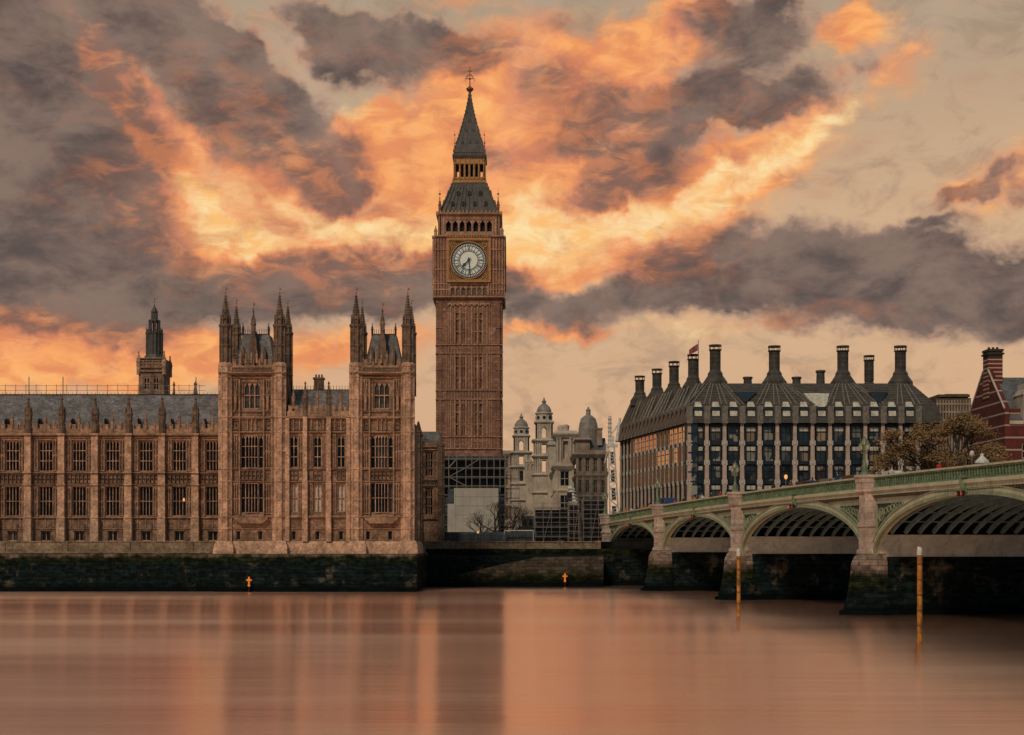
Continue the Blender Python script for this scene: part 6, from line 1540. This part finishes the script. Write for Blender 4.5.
# ------------------------------------------------------------------ traffic on the bridge
def car(name, s, y, label, paint, L=4.3, W=1.75, H=1.45, van=False, group='cars on the bridge'):
    z0 = top(s)-1.085; t = thing(name, bw(s, y, z0), label, 'car' if not van else 'van', BA, group)
    a = MB(); h0 = .28
    if van: prof = [(-L/2, h0), (L/2, h0), (L/2, .95), (L/2-.5, 1.15), (L/2-1.1, H-.05), (L/2-1.3, H), (-L/2, H)]
    else: prof = [(-L/2, h0), (L/2, h0), (L/2, .72), (L/2-.9, .86), (L/2-1.7, H), (-L/2+1.1, H), (-L/2+.35, .92), (-L/2, .85)]
    n = len(prof); a.loft([[(x, -W/2+e, z) for x, z in prof][::1] for e in (0,)]+[[(x, W/2, z) for x, z in prof]]); a.build('body', paint, t, local=True)
    for s_ in (-1, 1):
        a = MB(); y_ = s_*(W/2+.005)
        pr = [(L/2-1.05, .9), (L/2-1.72, H-.1), (-L/2+1.15, H-.1), (-L/2+.5, .93)] if not van else [(L/2-.7, 1.15), (L/2-1.15, H-.2), (L/2-2., H-.2), (L/2-2., 1.15)]
        a.loft([[(x, y_-.006, z) for x, z in pr], [(x, y_+.006, z) for x, z in pr]]); a.build('side_window', 'glass', t, local=True)
    for x in (-L/2+.8, L/2-.8):
        for s_ in (-1, 1):
            a = MB(); a.tube((x, s_*(W/2-.2), .31), (x, s_*(W/2+.02), .31), .31, n=14); o = a.build('wheel', 'rubber', t, local=True)
            a = MB(); a.tube((x, s_*(W/2+.02), .31), (x, s_*(W/2+.03), .31), .18, n=10); a.build('rim', 'metalwhite', o, local=True)
    for s_ in (-1, 1):
        a = MB(); a.box(L/2-.02, L/2+.03, s_*W*.36-.16, s_*W*.36+.16, .58, .74); a.build('headlight', 'lampglass', t, local=True)
    return t
M['darkcar'] = plain('dark_car_paint', (.03, .035, .045), .25, .2)
M['greycar'] = plain('grey_car_paint', (.2, .2, .2), .25, .2)
car('delivery_van', 78, 5.4, 'dark van crossing the bridge nearest the third pier lamp', 'darkcar', 4.8, 1.9, 2.1, True, 'vans on the bridge')
car('delivery_van', 85.5, 5.4, 'grey van following the dark van over the bridge', 'greycar', 4.8, 1.9, 2.0, True, 'vans on the bridge')
car('delivery_van', 92, 5.4, 'second dark van on the bridge, following the grey van', 'darkcar', 4.8, 1.9, 2.05, True, 'vans on the bridge')
car('delivery_van', 99, 6.4, 'white van on the bridge just before the pier with the large lamp', 'white', 5., 1.95, 2.1, True, 'vans on the bridge')
car('delivery_van', 12, 7, 'boxy blue truck at the far end of the bridge', 'blue', 6.5, 2.3, 3.3, True, 'vans on the bridge')
car('delivery_van', -22, 5, 'low white van off the far end of the bridge', 'white', 5., 1.95, 1.9, True, 'vans on the bridge')
# white kiosk like structure showing over the parapet near the right edge
for s, y, lb in ((126.5, 1.7, 'small white domed kiosk top peeping over the parapet by the red lights'), (137, 1.7, 'larger pale kiosk top over the parapet at the right edge')):
    p = bw(s, y, top(s)-1.); t = thing('kiosk', p, lb, 'kiosk', group='pale kiosks behind the parapet')
    b = MB(); b.lathe(p[0], p[1], [(.5, p[2]), (.5, p[2]+1.2), (.62, p[2]+1.25), (.6, p[2]+1.4), (.35, p[2]+1.65), (.15, p[2]+1.85), (.18, p[2]+2.0), (.05, p[2]+2.1)], 10); b.build('body', 'white', t)
# slim lamp and signal posts seen over the parapet
for s, h_, lb, hd in ((132, 5.6, 'thin dark post with a camera head in front of the autumn trees', 'black'), (118.5, 2.6, 'short pale post with a white head before the smaller brown tree', 'white'), (71, 2.9, 'short post with an orange sign head just beyond the third pier lamp', 'warmlamp')):
    p = bw(s, 5, top(s)-1.); t = thing('street_post', p, lb, 'post', group='slim posts along the bridge pavement')
    b = MB(); b.tube(p, (p[0], p[1], p[2]+h_), .05, .035, 6); b.build('pole', 'black' if hd == 'black' else 'steel', t)
    b = MB(); b.lathe(p[0], p[1], [(.08, p[2]+h_-.3), (.2, p[2]+h_-.15), (.22, p[2]+h_+.15), (.05, p[2]+h_+.3)], 8); b.build('head', hd, t)
# ------------------------------------------------------------------ people walking over the bridge
def person_mesh(seed, stride):
    r_ = random.Random(seed); me = bpy.data.meshes.new('body'); s = stride
    V = [(0, 0, .95), (0, 0, 1.12), (0, 0, 1.38), (0, .02, 1.52), (0, .03, 1.62), (0, .03, 1.72),
         (-.11, 0, .9), (-.12, s*.22, .5), (-.12, s*.30-.02, .09), (-.12, s*.30+.14, .04), (.11, 0, .9), (.12, -s*.16+.06, .5), (.12, -s*.36, .12), (.12, -s*.36+.12, .05),
         (-.2, 0, 1.42), (-.25, -s*.1, 1.14), (-.24, -s*.05+.12, .9), (-.23, -s*.05+.18, .8), (.2, 0, 1.42), (.25, s*.12, 1.14), (.24, s*.15+.1, .92), (.23, s*.15+.14, .82)]
    E = [(0, 1), (1, 2), (2, 3), (3, 4), (4, 5), (0, 6), (6, 7), (7, 8), (8, 9), (0, 10), (10, 11), (11, 12), (12, 13), (2, 14), (14, 15), (15, 16), (16, 17), (2, 18), (18, 19), (19, 20), (20, 21)]
    Rr = [.15, .14, .16, .06, .09, .08, .1, .065, .045, .04, .1, .065, .045, .04, .07, .05, .04, .035, .07, .05, .04, .035]
    me.from_pydata(V, E, []); o = bpy.data.objects.new('tmp', me); col.objects.link(o)
    md = o.modifiers.new('skin', 'SKIN'); 
    for i, d_ in enumerate(me.skin_vertices[0].data): d_.radius = (Rr[i], Rr[i]*(.75 if i < 3 else 1)); d_.use_root = (i == 0)
    o.modifiers.new('sub', 'SUBSURF').levels = 1
    dg = bpy.context.evaluated_depsgraph_get(); out = bpy.data.meshes.new_from_object(o.evaluated_get(dg)); bpy.data.objects.remove(o); return out
PMESH = [person_mesh(1, 1), person_mesh(2, -.8), person_mesh(3, .25)]
COATS = {'red coat': (.5, .03, .03), 'orange jacket': (.6, .2, .03), 'dark coat': (.03, .03, .035), 'navy coat': (.03, .05, .10), 'white jacket': (.6, .58, .55), 'grey coat': (.18, .17, .17), 'brown coat': (.14, .08, .05)}
for k, c in COATS.items(): M[k] = plain(k.replace(' ', '_'), c, .8)
walk = [(8, 'orange jacket', 'below the white mast'), (14.5, 'dark coat', 'beside the blue truck on the bridge'), (18, 'red coat', 'just past the blue truck'), (23, 'orange jacket', 'on the far side of the second lamp'),
        (27.5, 'dark coat', 'close to the second lamp on the bridge'), (35, 'red coat', 'just nearer than the second bridge lamp'), (41, 'dark coat', 'over the second arch from the far bank'), (49, 'white jacket', 'over the crown of the second arch'),
        (56, 'red coat', 'before the third lamp, over the second arch'), (63.5, 'grey coat', 'right beside the third lamp'), (96, 'navy coat', 'between the white van and the large lamp'), (102.5, 'dark coat', 'just before the largest lamp'),
        (110, 'white jacket', 'just past the largest lamp'), (112.5, 'dark coat', 'a step past the person in white'), (119, 'red coat', 'before the bushy brown tree'),
        (5, 'grey coat', 'behind the first bridge lamp'), (11, 'white jacket', 'between the white mast and the blue truck'), (20.5, 'navy coat', 'a step past the blue truck'), (31, 'brown coat', 'just before the second lamp'), (45, 'orange jacket', 'over the second arch'),
        (52, 'dark coat', 'just past the crown of the second arch'), (60, 'brown coat', 'a few steps short of the third lamp'), (72, 'white jacket', 'just past the third lamp'), (76, 'dark coat', 'beside the front of the dark van'),
        (83, 'brown coat', 'over the arch between the two nearer piers'), (89, 'navy coat', 'alongside the second dark van'), (106, 'grey coat', 'almost under the largest lamp'), (124, 'dark coat', 'left of the small white domed kiosk'), (130, 'brown coat', 'right of the small white domed kiosk')]
for i, (s, c, wh) in enumerate(walk):
    t = thing('person', bw(s, .95+.25*(i % 3), top(s)-.98), 'person in a %s walking %s' % (c, wh), 'person', BA-PI/2+(PI if i % 2 else 0), 'people walking over the bridge')
    me = PMESH[i % 3].copy(); me.materials.clear(); me.materials.append(M[c]); o = bpy.data.objects.new('body', me); col.objects.link(o); o.parent = t
    b = MB(); b.lathe(0, .05, [(.03, 1.58), (.085, 1.63), (.095, 1.70), (.07, 1.78), (.02, 1.80)], 8); b.build('face', 'skin', t, local=True)
    b = MB(); b.lathe(0, .015, [(.10, 1.66), (.112, 1.73), (.08, 1.81), (.02, 1.835)], 8); b.build('hair', 'bark', t, local=True)
